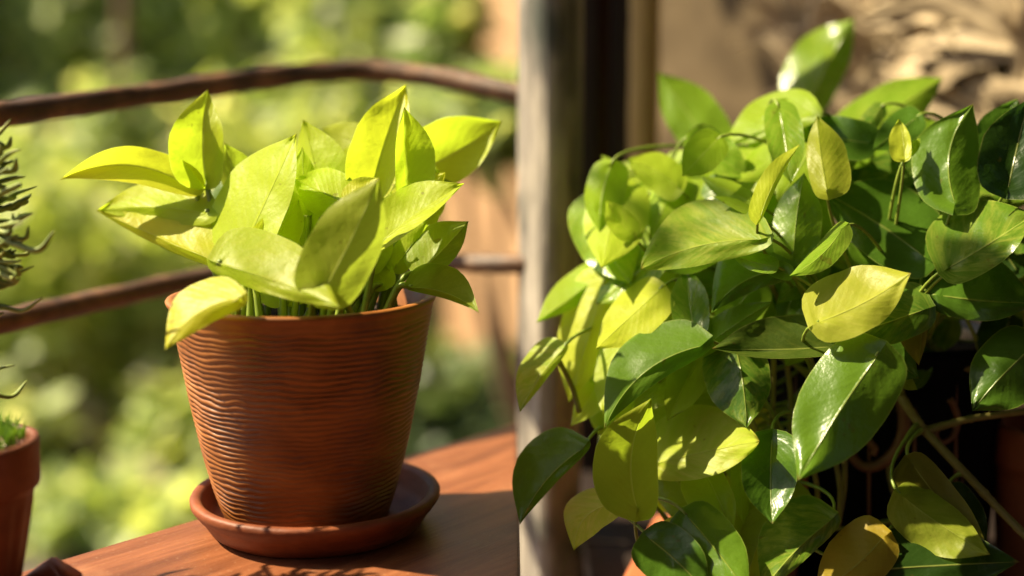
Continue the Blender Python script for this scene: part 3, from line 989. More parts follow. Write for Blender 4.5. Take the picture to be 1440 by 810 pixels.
for k in range(44):                       # the far and left side of the same stem
    p0 = pathA[mr.randrange(14, len(pathA))]
    dr = Vector((mr.uniform(-1, .1), mr.uniform(-.6, 1), mr.uniform(-.1, .9))).normalized() * mr.uniform(.012, .024)
    tube('leaf', catmull([p0, p0 + dr * .5 + Vector((0, 0, -.002)), p0 + dr], 4), (lambda rs: lambda u: 0.0004 + rs * math.sin(math.pi * min(1, .16 + .84 * u)) ** 0.7)(mr.uniform(.0014, .0028)), M['succulent'], sc_root, 6, 0, 0.75)

# pointed terracotta shard lying on the ledge at the bottom left
sc = on_plane(70, 815, ZT)
ww = 0.016
vs = [(-ww * 1.4, -.012, 0), (ww * 1.15, -.016, 0), (ww * 1.3, .012, 0), (-ww * 1.2, .014, 0), (-ww * .45, -.004, .010), (ww * .12, -.005, .016), (ww * .25, .004, .0165), (-ww * .4, .005, .011)]
fs = [(3, 2, 1, 0), (0, 1, 5, 4), (1, 2, 6, 5), (2, 3, 7, 6), (3, 0, 4, 7), (4, 5, 6, 7)]
bm = bmesh.new()
bv = [bm.verts.new(v) for v in vs]
for f in fs: bm.faces.new([bv[i] for i in f])
bmesh.ops.bevel(bm, geom=list(bm.edges), offset=.0018, segments=3, affect='EDGES')
me = bpy.data.meshes.new('terracotta_shard')
bm.to_mesh(me)
bm.free()
o = link('terracotta_shard', me, M['terracotta_dark'])
o.location = sc
tag(o, 'pointed dark terracotta shard on the ledge at the bottom left corner', 'shard')

# ------------------------------------------------------------------ right side: post, frame, pole, wall
def x_at(px, y, z):                        # world x of a photo column at depth y, height z
    dd = (Vector((0, y, z)) - CAM).dot(FWD)
    return (px - 720) / FPX * dd


YP = 1.30
xl, xr = x_at(729, YP, 1.05), x_at(819, YP, 1.05)
pc, prad = (xl + xr) / 2, (xr - xl) / 2
vs, fs = [], []
NZ, NS = 120, 64
for i in range(NZ + 1):
    z = 0.0 + 2.6 * i / NZ
    for k in range(NS):
        g = 2 * math.pi * k / NS
        c, s = math.cos(g), math.sin(g)
        # timber with rounded square section, grooved by weather
        e = 1.0 / (abs(c) ** 3.2 + abs(s) ** 3.2) ** (1 / 3.2)
        r = prad * e * 0.985
        r += 0.0012 * noise.noise(Vector((c * 14, s * 14, z * 1.2))) + 0.0016 * noise.noise(Vector((c * 4, s * 4, z * 5)))
        yaw = R(42)
        cc, ss = math.cos(g + yaw), math.sin(g + yaw)
        vs.append((pc + 0.90 * r * cc, YP + 0.90 * r * ss, z))
for i in range(NZ):
    for k in range(NS):
        k2 = (k + 1) % NS
        fs.append((i * NS + k, i * NS + k2, (i + 1) * NS + k2, (i + 1) * NS + k))
fs += [tuple(range(NS))[::-1], tuple(NZ * NS + k for k in range(NS))]
po = mesh('wooden_post', vs, fs, M['post'])
tag(po, 'weathered grey timber post left of the green pothos', 'post')

YF = 1.50
fr = empty('door_frame', (x_at(845, YF, 1), YF, 0), 'dark painted wooden door frame behind the grey post', 'door frame')
box('jamb', (x_at(806, YF, 1.0), YF, 0), (x_at(838, YF, 1.0), YF + 0.06, 2.58), M['frame'], fr)
box('stop', (x_at(838, YF, 1.0) + .0005, YF + 0.015, 0), (x_at(856, YF, 1.0), YF + 0.05, 2.58), M['frame_red'], fr)
box('jamb', (x_at(856, YF, 1.0) + .0005, YF + 0.004, 0), (x_at(884, YF, 1.0), YF + 0.07, 2.58), M['frame'], fr)

YB_ = 1.50
xb = x_at(903, YB_, 1.1)
rb = (x_at(930, YB_, 1.1) - x_at(877, YB_, 1.1)) / 2
pts = [Vector((xb, YB_ + 0.02, z)) for z in [0 + 0.02 * i for i in range(130)]]
bp = empty('bamboo_pole', (xb, YB_, 0), 'tan bamboo pole standing beside the dark door frame', 'pole')
tube('culm', pts, lambda t: rb * (1.0 + 0.06 * max(0, 1 - abs(((t * 2.58 + .17) % 0.36) - 0.18) / 0.012)), M['bamboo'], bp, 28, 0.04)

W0 = Vector((x_at(880, 2.35, 1.1), 2.35, 0))
wd = Vector((0.53, -0.848, 0))
W1 = W0 + wd * 2.6
wn = Vector((-0.848, -0.53, 0))
vs, fs = [], []
NX, NZ = 110, 90
for i in range(NX + 1):
    for k in range(NZ + 1):
        p = W0 + wd * (2.6 * i / NX)
        z = 2.6 * k / NZ
        p = p + wn * (0.010 * noise.noise(Vector((i * .12, k * .12, 2))) + 0.005 * noise.noise(Vector((i * .4, k * .4, 5))))
        vs.append((p.x, p.y, z))
for i in range(NX):
    for k in range(NZ):
        a = i * (NZ + 1) + k
        fs.append((a, a + NZ + 1, a + NZ + 2, a + 1))
nb = len(vs)
for q in (W0, W1):
    for z in (0, 2.6):
        p = q - wn * 0.12
        vs.append((p.x, p.y, z))
fs.append((nb, nb + 1, nb + 3, nb + 2))
fs.append((0, NZ, nb + 1, nb))
tag(mesh('brown_wall', vs, fs, M['brown_wall']), 'rough brown earthen wall behind the green pothos', 'wall')

# roof added out of view to cut sky light over corner and ledge
ev = empty('added_shade_roof', (1.0, 1.0, 2.6), 'added dark timber roof out of view, shading the corner with the green pothos', 'roof')
for k in range(-1, 7):
    box('board', (-0.12 + 0.36 * k + .002, -0.9, 2.602), (-0.12 + 0.36 * (k + 1), 2.7, 2.64), M['frame_red'], ev, 0.003)

# timber wall added unseen behind the viewer: keeps open sky off the shaded fronts
hf = empty('added_sky_block', (0.2, -0.95, 0), 'added dark boarded wall behind the viewer, blocking sky light', 'wall')
for k in range(11):
    box('board', (-1.9 + .4 * k + .002, -1.0, 0.0), (-1.9 + .4 * (k + 1), -0.96 + 0.004 * (k % 2), 2.6), M['frame_red'], hf, 0.002)

# dried palm fronds leaning on the wall
def frond(a, up, half, nl, ll, label, seed):
    """dry fan frond: a short stalk and leaflets radiating over the wall"""
    root = empty('dried_palm_frond', a, label, 'palm frond', 'dried fronds on the brown wall')
    r_ = random.Random(seed)
    zz = Vector((0, 0, 1))
    su, sv = wd, zz
    ax = (su * math.cos(R(up)) + sv * math.sin(R(up)))
    tube('stalk', catmull([a - ax * 0.22 - wn * .01, a - ax * .1, a], 6), lambda t: 0.006 - 0.002 * t, M['straw'], root, 8)
    for i in range(nl):
        g = R(up - half + 2 * half * (i + r_.uniform(-.3, .3)) / (nl - 1))
        L = ll * r_.uniform(.7, 1.15)
        dr = (su * math.cos(g) + sv * math.sin(g) + wn * r_.uniform(.02, .30)).normalized()
        dr2 = (dr + zz * -r_.uniform(.1, .9) + wn * r_.uniform(-.3, .2)).normalized()
        q = catmull([a, a + dr * L * .55, a + dr * L * .55 + dr2 * L * .45], 5)
        tw = r_.uniform(-1.0, 1.0)
        w = r_.uniform(.008, .017)
        vs, fs = [], []
        for j, c in enumerate(q):
            s_ = (dr.cross(wn).normalized() * math.cos(tw) + wn * math.sin(tw))
            u = j / (len(q) - 1)
            ww_ = w * (math.sin(math.pi * (0.08 + .90 * u)) ** .7)
            vs += [c - s_ * ww_, c + wn * 0.0026, c + s_ * ww_, c - wn * 0.0012]
        for j in range(len(q) - 1):
            for m_ in range(4):
                m2 = (m_ + 1) % 4
                fs.append((j * 4 + m_, j * 4 + m2, j * 4 + 4 + m2, j * 4 + 4 + m_))
        mesh('leaflet', vs, fs, M['straw'], root, False)
    return root


def on_wall(px, py, off=0.02):
    r = FWD + RGT * ((px - 720) / FPX) + UPV * ((405 - py) / FPX)
    w = W0 + wn * off
    t = (w - CAM).dot(wn) / r.dot(wn)
    return CAM + r * t


for px_, py_, up_, half_, nl_, ll_, lb_, sd_ in [
        (1300, 165, 100, 80, 20, .20, 'dried fan palm frond on the wall above the small bright yellow leaf', 1),
        (1425, 190, 95, 85, 20, .21, 'dried fan palm frond just above the darkest leaves at the right edge', 2),
        (1215, 190, 80, 75, 16, .19, 'dried fan palm frond low on the wall beside the tallest green leaf', 3),
        (1370, 60, 110, 85, 18, .18, 'dried fan palm frond highest on the wall at the upper right', 4),
        (1240, 50, 90, 80, 16, .18, 'dried fan palm frond high on the wall right of the tallest green leaf', 5),
        (1450, 70, 120, 70, 16, .20, 'dried fan palm frond in the upper right corner of the photo', 6),
        (1130, 110, 75, 60, 11, .15, 'dried fan palm frond farthest left on the brown wall', 7)]:
    frond(on_wall(px_, py_, .035 + .006 * sd_), up_, half_, nl_, ll_, lb_, sd_)

# bench the planters stand on
ZB = P(1180, 800, 1.15).z - 0.03
bench = empty('plant_bench', (0.45, 1.2, 0), 'dark wooden bench under the planters at the right', 'bench')
for k in range(5):
    y0 = 0.86 + 0.13 * k
    box('plank', (0.075, y0, ZB - 0.035), (0.98, y0 + 0.127, ZB - 0.0006 * (k % 2)), M['frame'], bench, 0.002)
for x in (0.12, 0.92):
    for y in (0.92, 1.42):
        box('leg', (x - .025, y - .025, 0), (x + .025, y + .025, ZB - .037), M['frame'], bench, 0.002)

# dark ribbed planter
DPL = 1.17
cp = P(1225, 700, DPL)
cp = Vector((cp.x, cp.y, ZB))
ztop = P(1225, 455, DPL).z
HP = ztop - ZB
RP = 168 * DPL / FPX
plr = empty('dark_planter', cp, 'blue black ribbed planter with brown scroll, half hidden by green pothos', 'planter')


def rib(t, g, r, z):
    return 0.0016 * math.sin(g * 38) * (1 if 0.05 * HP < z < 0.9 * HP and r > RP * .5 else 0)


pp = [(0.001, HP * .9), (RP * .9, HP * .9), (RP * .93, HP * .985), (RP * .97, HP), (RP * 1.02, HP * .99), (RP * 1.025, HP * .95), (RP * .985, HP * .93)]
for k in range(16): pp.append((RP * (.985 - .10 * ((k + 1) / 16) ** 1.5), HP * (.93 - .925 * (k + 1) / 16)))
pp.append((0.001, 0))
lathe('body', pp, cp, M['glaze'], plr, 152, rib)
lathe('soil', [(0.001, HP * .985), (RP * .5, HP * .98), (RP * .925, HP * .965), (RP * .905, HP * .88), (0.001, HP * .88)], cp, M['soil'], plr, 48)


def on_planter(px, py, off=0.004):
    """point on the planter's front for a photo pixel"""
    r = FWD + RGT * ((px - 720) / FPX) + UPV * ((405 - py) / FPX)
    a = r.x ** 2 + r.y ** 2
    o_ = CAM - cp
    rr = RP * .95 + off
    b = 2 * (o_.x * r.x + o_.y * r.y)
    c = o_.x ** 2 + o_.y ** 2 - rr ** 2
    disc = b * b - 4 * a * c
    if disc < 0: return P(px, py, DPL)
    return CAM + r * ((-b - math.sqrt(disc)) / (2 * a))


scr = [(1268, 560), (1272, 590), (1268, 615), (1254, 640), (1232, 655), (1212, 655), (1198, 640), (1200, 622), (1216, 618), (1230, 630), (1228, 640)]
tube('scroll', catmull([on_planter(*s) for s in scr], 6), lambda t: 0.0058 - 0.003 * t, M['scroll'], plr, 10, 0.1)
scr2 = [(1335, 560), (1346, 585), (1342, 610), (1326, 622), (1316, 612), (1322, 600)]
tube('scroll', catmull([on_planter(*s) for s in scr2], 6), lambda t: 0.0032 - 0.0015 * t, M['scroll'], plr, 8, 0.1)
for px in (1222, 1344, 1286, 1120, 1352):
    tube('stripe', [on_planter(px, y, 0.001) for y in range(500, 741, 30)], 0.0016, M['scroll'], plr, 6)

# terracotta pots and block on the bench
def clay_pot(c, rt, rb_, h, label, m='terracotta'):
    root = empty('terracotta_pot', c, label, 'pot', 'terracotta pots beside the dark planter')
    p_ = [(0.001, h * .86), (rt * .86, h * .87), (rt * .9, h * .99), (rt * .95, h), (rt * .99, h * .99), (rt, h * .96), (rt * .985, h * .80), (rt * .965, h * .785), (rt * .92, h * .78)]
    for k in range(10): p_.append((rt * .92 + (rb_ - rt * .92) * (k + 1) / 10, h * .78 * (1 - (k + 1) / 10)))
    p_.append((0.001, 0))
    lathe('body', p_, c, M[m], root, 80)
    return root


c3 = P(1478, 700, 1.12)
clay_pot(Vector((c3.x, c3.y, ZB)), 88 * 1.12 / FPX, 62 * 1.12 / FPX, P(1478, 588, 1.12).z - ZB, 'terracotta pot at the right edge beside the dark planter', 'terracotta_dark')
c4 = P(1072, 700, 1.09)
clay_pot(Vector((c4.x, c4.y, ZB)), 62 * 1.09 / FPX, 46 * 1.09 / FPX, P(1072, 655, 1.09).z - ZB, 'terracotta pot under the green pothos, seen between two pointed leaves')
bq = P(905, 790, 1.16)
bm = bmesh.new()
box_bm(bm, (-0.036, -0.10, 0), (0.036, 0.10, 0.042), 0.004)
me = bpy.data.meshes.new('terracotta_block')
bm.to_mesh(me)
bm.free()
o = link('terracotta_block', me, M['terracotta'], None, False)
o.location = (bq.x + 0.030, bq.y + 0.0, ZB)
o.rotation_euler = (0, 0, R(-16))
tag(o, 'orange terracotta block at the bottom beside the grey post', 'block')

# ------------------------------------------------------------------ green pothos on the right
PR = P(1180, 450, 1.15)
pr_root = empty('pothos_plant', Vector((cp.x, cp.y, ZB + HP * .9)), 'large green and yellow pothos spilling over the dark planter', 'plant')
VINES = [
    [(1150, 445, 1.16), (1060, 420, 1.15), (975, 415, 1.15), (890, 470, 1.15), (858, 560, 1.11), (842, 660, 1.06), (850, 720, 1.04)],
    [(1150, 445, 1.15), (1120, 340, 1.14), (1095, 250, 1.16), (1070, 195, 1.20), (1110, 155, 1.29)],
    [(1240, 445, 1.14), (1300, 380, 1.12), (1345, 300, 1.11), (1395, 255, 1.11), (1450, 240, 1.1)],
    [(1185, 455, 1.09), (1172, 560, 1.06), (1125, 655, 1.045), (1040, 722, 1.035), (955, 745, 1.03), (900, 790, 1.02)],
    [(1235, 455, 1.07), (1262, 545, 1.03), (1290, 592, 1.02), (1312, 618, 1.015), (1390, 700, 0.99), (1450, 762, 0.97)],
    [(1302, 606, 1.018), (1322, 600, 1.02), (1370, 588, 1.02), (1460, 576, 1.02)],
    [(1240, 450, 1.08), (1300, 480, 1.06), (1370, 520, 1.05), (1450, 500, 1.05)],
    [(1150, 440, 1.15), (1200, 330, 1.15), (1215, 230, 1.16), (1260, 215, 1.15)],
    [(1262, 545, 1.05), (1250, 650, 1.06), (1262, 720, 1.05), (1230, 790, 1.04)],
]
samples = []
for i, v in enumerate(VINES):
    path = catmull([P(*q) for q in v], 12)
    r = 0.0034 if i != 4 else 0.0042
    tube('vine', path, (lambda r: lambda t: r * (1 - 0.25 * t) * (1 + 0.25 * max(0, 1 - abs((t * 7) % 1 - .5) / .06)))(r), M['stem_dark'] if i >= 4 else M['stem'], pr_root, 10, 0.1)
    samples += path
# hanging roots and stalks by the planter; darker material paints in their shade
for (x0, y0, x1, y1, d_) in [(1088, 500, 1078, 640, 1.03), (1106, 505, 1110, 620, 1.035), (1135, 495, 1142, 535, 1.0), (1143, 650, 1148, 735, 1.02), (1174, 640, 1180, 735, 1.02), (1188, 640, 1178, 740, 1.03), (950, 640, 962, 730, 1.05), (1018, 660, 1035, 735, 1.03), (1045, 655, 1060, 740, 1.035), (785, 505, 815, 580, 1.02), (1085, 400, 1097, 450, 1.03)]:
    tube('stem', catmull([P(x0, y0, d_), P((x0 + x1) / 2 + 4, (y0 + y1) / 2, d_ + .004), P(x1, y1, d_)], 6), 0.0022, M['stem_dark'], pr_root, 8)
tube('stem', catmull([P(1057, 592, .99), P(1066, 612, .99), P(1080, 622, .99), P(1096, 622, 1.0)], 6), 0.0026, M['stem_dark'], pr_root, 8)
tube('stem', catmull([P(1225, 472, .945), P(1230, 490, .945), P(1238, 502, .945), P(1262, 530, 1.0)], 6), lambda t: .0012 + .0016 * t, M['stem'], pr_root, 8)

UPK = (-0.3, 0.8)       # blade turned up and left, towards the light
RIGHT = [
    # blurred leaves at the left and back
    dict(b=(874, 260), t=(845, 218), wl=8, wr=8, d=1.12, k=(0, .5), bend=5, col=LI),
    dict(b=(872, 264), t=(846, 378), wl=46, wr=38, d=1.10, k=UPK, fold=12, droop=-20, col=YL),
    dict(b=(958, 226), t=(914, 336), wl=58, wr=24, d=1.12, k=(-.3, .7), fold=10, droop=-16, col=LI),
    dict(b=(915, 262), t=(874, 228), wl=18, wr=18, d=1.17, k=UPK, col=LI),
    dict(b=(905, 280), t=(872, 330), wl=26, wr=24, d=1.13, k=UPK, col=YL),
    dict(b=(847, 386), t=(754, 454), wl=14, wr=27, d=1.09, k=(-.1, .7), fold=10, bend=-3, col=LI),
    dict(b=(850, 398), t=(800, 566), wl=30, wr=42, d=1.075, k=(-.3, .3), fold=10, bend=4, col=YB),
    dict(b=(862, 500), t=(802, 600), wl=26, wr=20, d=1.085, k=UPK, col=YL),
    dict(b=(920, 366), t=(838, 428), wl=24, wr=30, d=1.06, k=(-.6, .78), fold=6, col=GR, var=.6),
    dict(b=(925, 410), t=(838, 491), wl=36, wr=30, d=1.03, k=(-.3, .8), fold=8, col=YB, var=.3),
    dict(b=(872, 486), t=(850, 588), wl=22, wr=28, d=1.05, k=(-.2, .5), col=YL),
    dict(b=(905, 478), t=(880, 560), wl=24, wr=26, d=1.045, k=(-.2, .5), col=LI),
    dict(b=(790, 493), t=(731, 580), wl=9, wr=32, d=1.03, k=(-.25, .7), fold=6, bend=5, col=LI, var=.7),
    dict(b=(818, 632), t=(731, 738), wl=12, wr=50, d=0.985, k=(-.15, .45), fold=10, bend=7, col=MG),
    dict(b=(896, 714), t=(916, 560), wl=51, wr=36, d=0.945, k=(.55, -.2), fold=14, bend=-16, roll=12, col=(0.30, 0.37, .026)),
    dict(b=(863, 708), t=(807, 775), wl=26, wr=32, d=0.97, k=(-.6, .78), fold=6, bend=20, col=YL, var=.9),
    dict(b=(922, 652), t=(1068, 620), wl=66, wr=34, d=1.00, k=(-.6, .78), fold=8, blunt=.55, col=YL, var=.75),
    dict(b=(1067, 337), t=(901, 378), wl=26, wr=60, d=0.965, k=(-.30, .72), fold=8, bend=11, blunt=.5, col=(.24, .38, .03), var=.6),
    dict(b=(1062, 304), t=(1002, 276), wl=6, wr=8, d=0.99, k=(0, .5), bend=3, col=LI),
    dict(b=(976, 466), t=(966, 376), wl=27, wr=25, d=1.00, k=(-.1, .5), col=MG, var=.25, blunt=.3),
    dict(b=(1109, 380), t=(1000, 441), wl=18, wr=50, d=0.99, k=(-.2, .7), fold=10, bend=14, col=MG),
    dict(b=(1088, 374), t=(1028, 358), wl=12, wr=14, d=0.965, k=(-.1, .8), col=GR),
    dict(b=(1110, 386), t=(1070, 372), wl=10, wr=14, d=0.97, k=(0, .6), col=GR),
    dict(b=(1035, 490), t=(1050, 602), wl=38, wr=50, d=0.985, k=(-.1, .35), fold=12, col=DK, var=.3),
    dict(b=(1166, 488), t=(1001, 490), wl=12, wr=46, d=0.955, k=(0, .55), fold=-8, bend=0, col=(.07, .12, .014), var=.1),
    dict(b=(988, 490), t=(1087, 424), wl=24, wr=14, d=0.985, k=(-.1, .6), col=GR),
    dict(b=(985, 487), t=(850, 603), wl=21, wr=48, d=0.965, k=(-.1, .55), fold=10, bend=22, col=(.13, .25, .02)),
    dict(b=(985, 498), t=(938, 592), wl=26, wr=26, d=1.02, k=(-.1, .5), col=OL),
    dict(b=(955, 520), t=(888, 580), wl=24, wr=22, d=1.03, k=(-.1, .5), col=OL),
    dict(b=(1070, 304), t=(1125, 203), wl=20, wr=5, d=0.955, k=(.2, .35), bend=-8, col=YB),
    dict(b=(1163, 268), t=(1149, 162), wl=20, wr=36, d=0.99, k=(-.1, .3), fold=8, bend=-2, col=(.38, .43, .04)),
    dict(b=(1116, 357), t=(1131, 243), wl=30, wr=35, d=1.00, k=(0, .2), fold=12, col=GR),
    dict(b=(1184, 322), t=(1110, 388), wl=20, wr=14, d=0.975, k=(0, .8), fold=6, bend=-8, col=GR, var=.2),
    dict(b=(1301, 362), t=(1158, 270), wl=44, wr=64, d=1.00, k=(0, .7), fold=10, col=DK, blunt=.2),
    dict(b=(1153, 452), t=(1281, 384), wl=52, wr=36, d=0.925, k=(-.25, .6), fold=8, bend=3, col=(.44, .49, .05), var=.45),
    dict(b=(1298, 436), t=(1163, 482), wl=30, wr=46, d=0.965, k=(0, .5), col=DK, var=.25),
    dict(b=(1297, 420), t=(1292, 514), wl=8, wr=34, d=0.99, k=(0, .3), col=BR),
    dict(b=(1343, 285), t=(1369, 146), wl=50, wr=42, d=0.985, k=(-.05, .25), fold=12, bend=-20, col=MG),
    dict(b=(1418, 264), t=(1448, 138), wl=48, wr=44, d=0.975, k=(0, .2), col=DD),
    dict(b=(1385, 232), t=(1432, 138), wl=34, wr=30, d=1.04, k=(0, .3), col=DK),
    dict(b=(1335, 376), t=(1456, 300), wl=66, wr=30, d=0.955, k=(-.4, .75), fold=8, bend=2, col=MG, var=.35),
    dict(b=(1325, 416), t=(1458, 426), wl=60, wr=27, d=0.985, k=(-.05, .7), fold=8, col=DK),
    dict(b=(1334, 384), t=(1372, 352), wl=16, wr=10, d=0.96, k=(0, .5), col=GR),
    dict(b=(1452, 488), t=(1367, 578), wl=50, wr=48, d=0.965, k=(0, .3), fold=8, col=DK),
    dict(b=(1233, 502), t=(1122, 676), wl=57, wr=60, d=0.905, k=(0, .25), fold=14, bend=2, col=MG),
    dict(b=(1086, 618), t=(1086, 737), wl=36, wr=40, d=0.955, k=(0, .25), fold=-14, col=DK),
    dict(b=(1167, 733), t=(1072, 832), wl=18, wr=58, d=0.955, k=(-.05, .6), fold=8, bend=6, col=MG, var=.5),
    dict(b=(1078, 728), t=(1042, 832), wl=24, wr=28, d=0.99, k=(0, .4), col=OL),
    dict(b=(1241, 757), t=(1146, 835), wl=36, wr=48, d=0.945, k=(0, .5), fold=8, bend=-4, col=OR),
    dict(b=(1222, 802), t=(1434, 790), wl=54, wr=40, d=0.935, k=(0, .5), fold=10, bend=-3, col=DD),
    dict(b=(1272, 700), t=(1392, 780), wl=30, wr=42, d=0.965, k=(0, .4), fold=8, col=OL, var=.3),
    dict(b=(1286, 656), t=(1392, 778), wl=26, wr=42, d=0.99, k=(0, .3), col=(.18, .18, .02)),
    dict(b=(1340, 690), t=(1388, 764), wl=20, wr=20, d=1.01, k=(0, .3), col=DD),
    dict(b=(914, 758), t=(996, 836), wl=38, wr=42, d=0.945, k=(0, .45), fold=-8, bend=-4, col=DK),
    dict(b=(968, 728), t=(1052, 836), wl=38, wr=40, d=0.955, k=(-.2, .5), fold=10, col=MG),
    dict(b=(990, 662), t=(1031, 748), wl=22, wr=40, d=1.00, k=(-.1, .4), col=LI),
    dict(b=(996, 722), t=(944, 728), wl=12, wr=14, d=0.985, k=(-.1, .8), col=LI),
    dict(b=(956, 734), t=(914, 760), wl=9, wr=12, d=0.97, k=(-.3, 1.0), col=YL, var=.8),
    dict(b=(1040, 652), t=(1046, 742), wl=12, wr=13, d=1.02, k=(0, .3), col=LI),
    # top leaves against the brown wall
    dict(b=(1004, 212), t=(926, 102), wl=33, wr=40, d=1.21, k=(-.1, .3), fold=6, col=GR),
    dict(b=(1137, 147), t=(1202, 26), wl=50, wr=27, d=1.28, k=(-.1, .3), fold=10, col=GR, var=.2),
    dict(b=(1190, 195), t=(1327, 109), wl=38, wr=36, d=1.17, k=(-.1, .6), fold=8, col=GR, var=.2),
    dict(b=(1200, 203), t=(1312, 166), wl=18, wr=16, d=1.13, k=(-.1, .8), col=LI),
    dict(b=(1292, 238), t=(1186, 214), wl=12, wr=16, d=1.10, k=(0, .9), col=GR),
    dict(b=(1310, 252), t=(1190, 240), wl=10, wr=14, d=1.09, k=(0, .7), col=DK),
    dict(b=(1272, 221), t=(1264, 167), wl=20, wr=10, d=1.00, k=(-.1, .4), bend=2, col=YB),
    dict(b=(1278, 216), t=(1294, 194), wl=7, wr=7, d=1.01, k=(-.1, .4), col=LI),
    dict(b=(1142, 162), t=(1020, 204), wl=14, wr=44, d=1.08, k=(-.6, .78), fold=8, bend=4, col=LI, blunt=.2),
    dict(b=(1142, 184), t=(1058, 218), wl=24, wr=26, d=1.10, k=(-.1, .6), col=MG),
    dict(b=(1137, 214), t=(1092, 284), wl=26, wr=26, d=1.06, k=(-.1, .4), col=LI),
    dict(b=(1078, 264), t=(996, 216), wl=32, wr=38, d=1.06, k=(-.6, .78), fold=6, col=LI, var=.5),
    dict(b=(1064, 288), t=(984, 248), wl=16, wr=14, d=1.035, k=(-.2, .8), col=LI),
    dict(b=(990, 290), t=(940, 250), wl=22, wr=22, d=1.11, k=(-.2, .7), col=LI),
    dict(b=(1010, 250), t=(966, 214), wl=16, wr=20, d=1.16, k=(-.1, .4), col=MG),
    # leaves deeper in the mass
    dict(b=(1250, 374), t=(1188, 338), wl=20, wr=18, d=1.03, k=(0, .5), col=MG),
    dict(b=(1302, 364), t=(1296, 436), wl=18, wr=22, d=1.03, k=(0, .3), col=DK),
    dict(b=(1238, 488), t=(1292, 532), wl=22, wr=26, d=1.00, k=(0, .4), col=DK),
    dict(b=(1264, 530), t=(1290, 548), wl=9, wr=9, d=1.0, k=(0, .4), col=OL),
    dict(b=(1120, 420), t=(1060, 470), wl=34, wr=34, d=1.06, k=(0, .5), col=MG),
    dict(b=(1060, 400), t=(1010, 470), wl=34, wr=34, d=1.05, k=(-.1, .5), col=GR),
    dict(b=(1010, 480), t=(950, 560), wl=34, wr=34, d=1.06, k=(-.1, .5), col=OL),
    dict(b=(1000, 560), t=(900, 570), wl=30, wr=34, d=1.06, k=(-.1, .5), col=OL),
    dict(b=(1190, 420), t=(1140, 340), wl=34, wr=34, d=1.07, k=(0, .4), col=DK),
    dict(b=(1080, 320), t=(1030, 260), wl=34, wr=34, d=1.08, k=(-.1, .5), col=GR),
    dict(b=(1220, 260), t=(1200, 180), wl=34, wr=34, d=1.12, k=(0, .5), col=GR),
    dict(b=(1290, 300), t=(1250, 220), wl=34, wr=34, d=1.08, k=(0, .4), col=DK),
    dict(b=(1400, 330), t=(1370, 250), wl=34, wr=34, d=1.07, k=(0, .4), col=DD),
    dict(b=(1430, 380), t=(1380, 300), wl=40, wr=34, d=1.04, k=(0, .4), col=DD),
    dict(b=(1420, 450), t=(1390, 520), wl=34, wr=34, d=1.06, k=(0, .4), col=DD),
    dict(b=(900, 370), t=(850, 330), wl=30, wr=28, d=1.15, k=(-.1, .5), col=LI),
    dict(b=(925, 330), t=(880, 420), wl=34, wr=34, d=1.14, k=(-.2, .5), col=LI),
    dict(b=(1115, 690), t=(1060, 790), wl=34, wr=30, d=1.03, k=(0, .4), col=OL),
]
FILL = []
outline = [(830, 270), (900, 225), (980, 215), (1060, 170), (1130, 160), (1200, 172), (1290, 185), (1340, 170), (1450, 160), (1450, 480), (1330, 470), (1290, 500), (1240, 520), (1100, 470), (1060, 560), (1070, 700), (1000, 780), (955, 700), (900, 690), (870, 600), (815, 560), (800, 470), (830, 400)]


def inside(x, y):
    c = False
    for (x0, y0), (x1, y1) in zip(outline, outline[1:] + outline[:1]):
        if (y0 > y) != (y1 > y) and x < (x1 - x0) * (y - y0) / (y1 - y0) + x0: c = not c
    return c


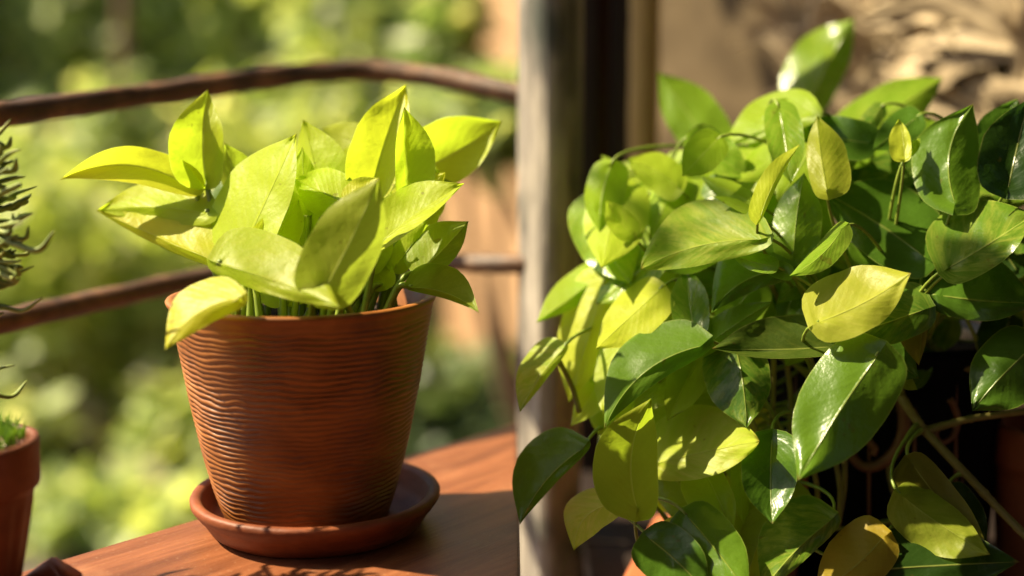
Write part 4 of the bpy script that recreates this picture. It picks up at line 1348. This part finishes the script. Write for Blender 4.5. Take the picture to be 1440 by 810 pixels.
rf = random.Random(42)
while len(FILL) < 120:
    x, y = rf.uniform(800, 1450), rf.uniform(160, 780)
    if not inside(x, y): continue
    if len(FILL) < 112 and min([99] + [math.hypot(x - q['c'][0], y - q['c'][1]) for q in FILL]) < 27: continue
    a = rf.uniform(100, 250) if rf.random() < .7 else rf.uniform(0, 360)       # most tips hang down and to the left
    L_ = rf.choice((rf.uniform(44, 70), rf.uniform(70, 100), rf.uniform(90, 128)))
    dx, dy = math.cos(R(a)) * L_ / 2, math.sin(R(a)) * L_ / 2
    if min(x - abs(dx), 2000) < 824 - (14 if y > 380 else 0): continue
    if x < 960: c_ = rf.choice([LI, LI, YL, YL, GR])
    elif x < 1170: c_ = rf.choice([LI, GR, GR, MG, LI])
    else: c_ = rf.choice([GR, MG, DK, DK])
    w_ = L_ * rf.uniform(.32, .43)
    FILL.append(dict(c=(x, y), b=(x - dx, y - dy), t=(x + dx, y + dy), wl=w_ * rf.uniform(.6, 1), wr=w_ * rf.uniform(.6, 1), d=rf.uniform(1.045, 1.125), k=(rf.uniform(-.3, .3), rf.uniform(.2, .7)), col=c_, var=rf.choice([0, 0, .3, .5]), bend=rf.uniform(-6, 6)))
for q in FILL: q.pop('c')
RIGHT += FILL
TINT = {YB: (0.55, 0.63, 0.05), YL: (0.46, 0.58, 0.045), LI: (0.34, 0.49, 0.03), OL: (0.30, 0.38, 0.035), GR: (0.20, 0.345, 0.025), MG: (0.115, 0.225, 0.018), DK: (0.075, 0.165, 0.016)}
rnd = random.Random(11)
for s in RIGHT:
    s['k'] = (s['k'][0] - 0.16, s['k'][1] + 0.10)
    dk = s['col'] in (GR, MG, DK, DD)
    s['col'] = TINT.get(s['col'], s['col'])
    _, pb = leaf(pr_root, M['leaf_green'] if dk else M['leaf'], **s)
    cand = [p for p in samples if p.y > pb.y + 0.008] or samples
    tipv = P(*s['t'], s['d']) - pb
    tn = tipv.normalized()
    near = min(cand, key=lambda p: (p - pb).length + 0.5 * max(0, p.z - pb.z) + 2.5 * max(0, (p - pb).dot(tn)))
    dirb = (-tn * 0.014 + Vector((0, 0.010, 0)))
    q1 = pb - tn * min(0.03, 0.30 * (near - pb).length) + Vector((0, 0.014, 0))
    p1 = pb + Vector((0, .002, 0))
    path = [near * (1 - t) ** 2 + q1 * 2 * t * (1 - t) + p1 * t * t for t in [i / 10 for i in range(11)]]
    tube('stem', path, lambda t: (0.0017 - 0.0006 * t) * (1.5 if t < .12 else 1), M['stem'], pr_root, 8)
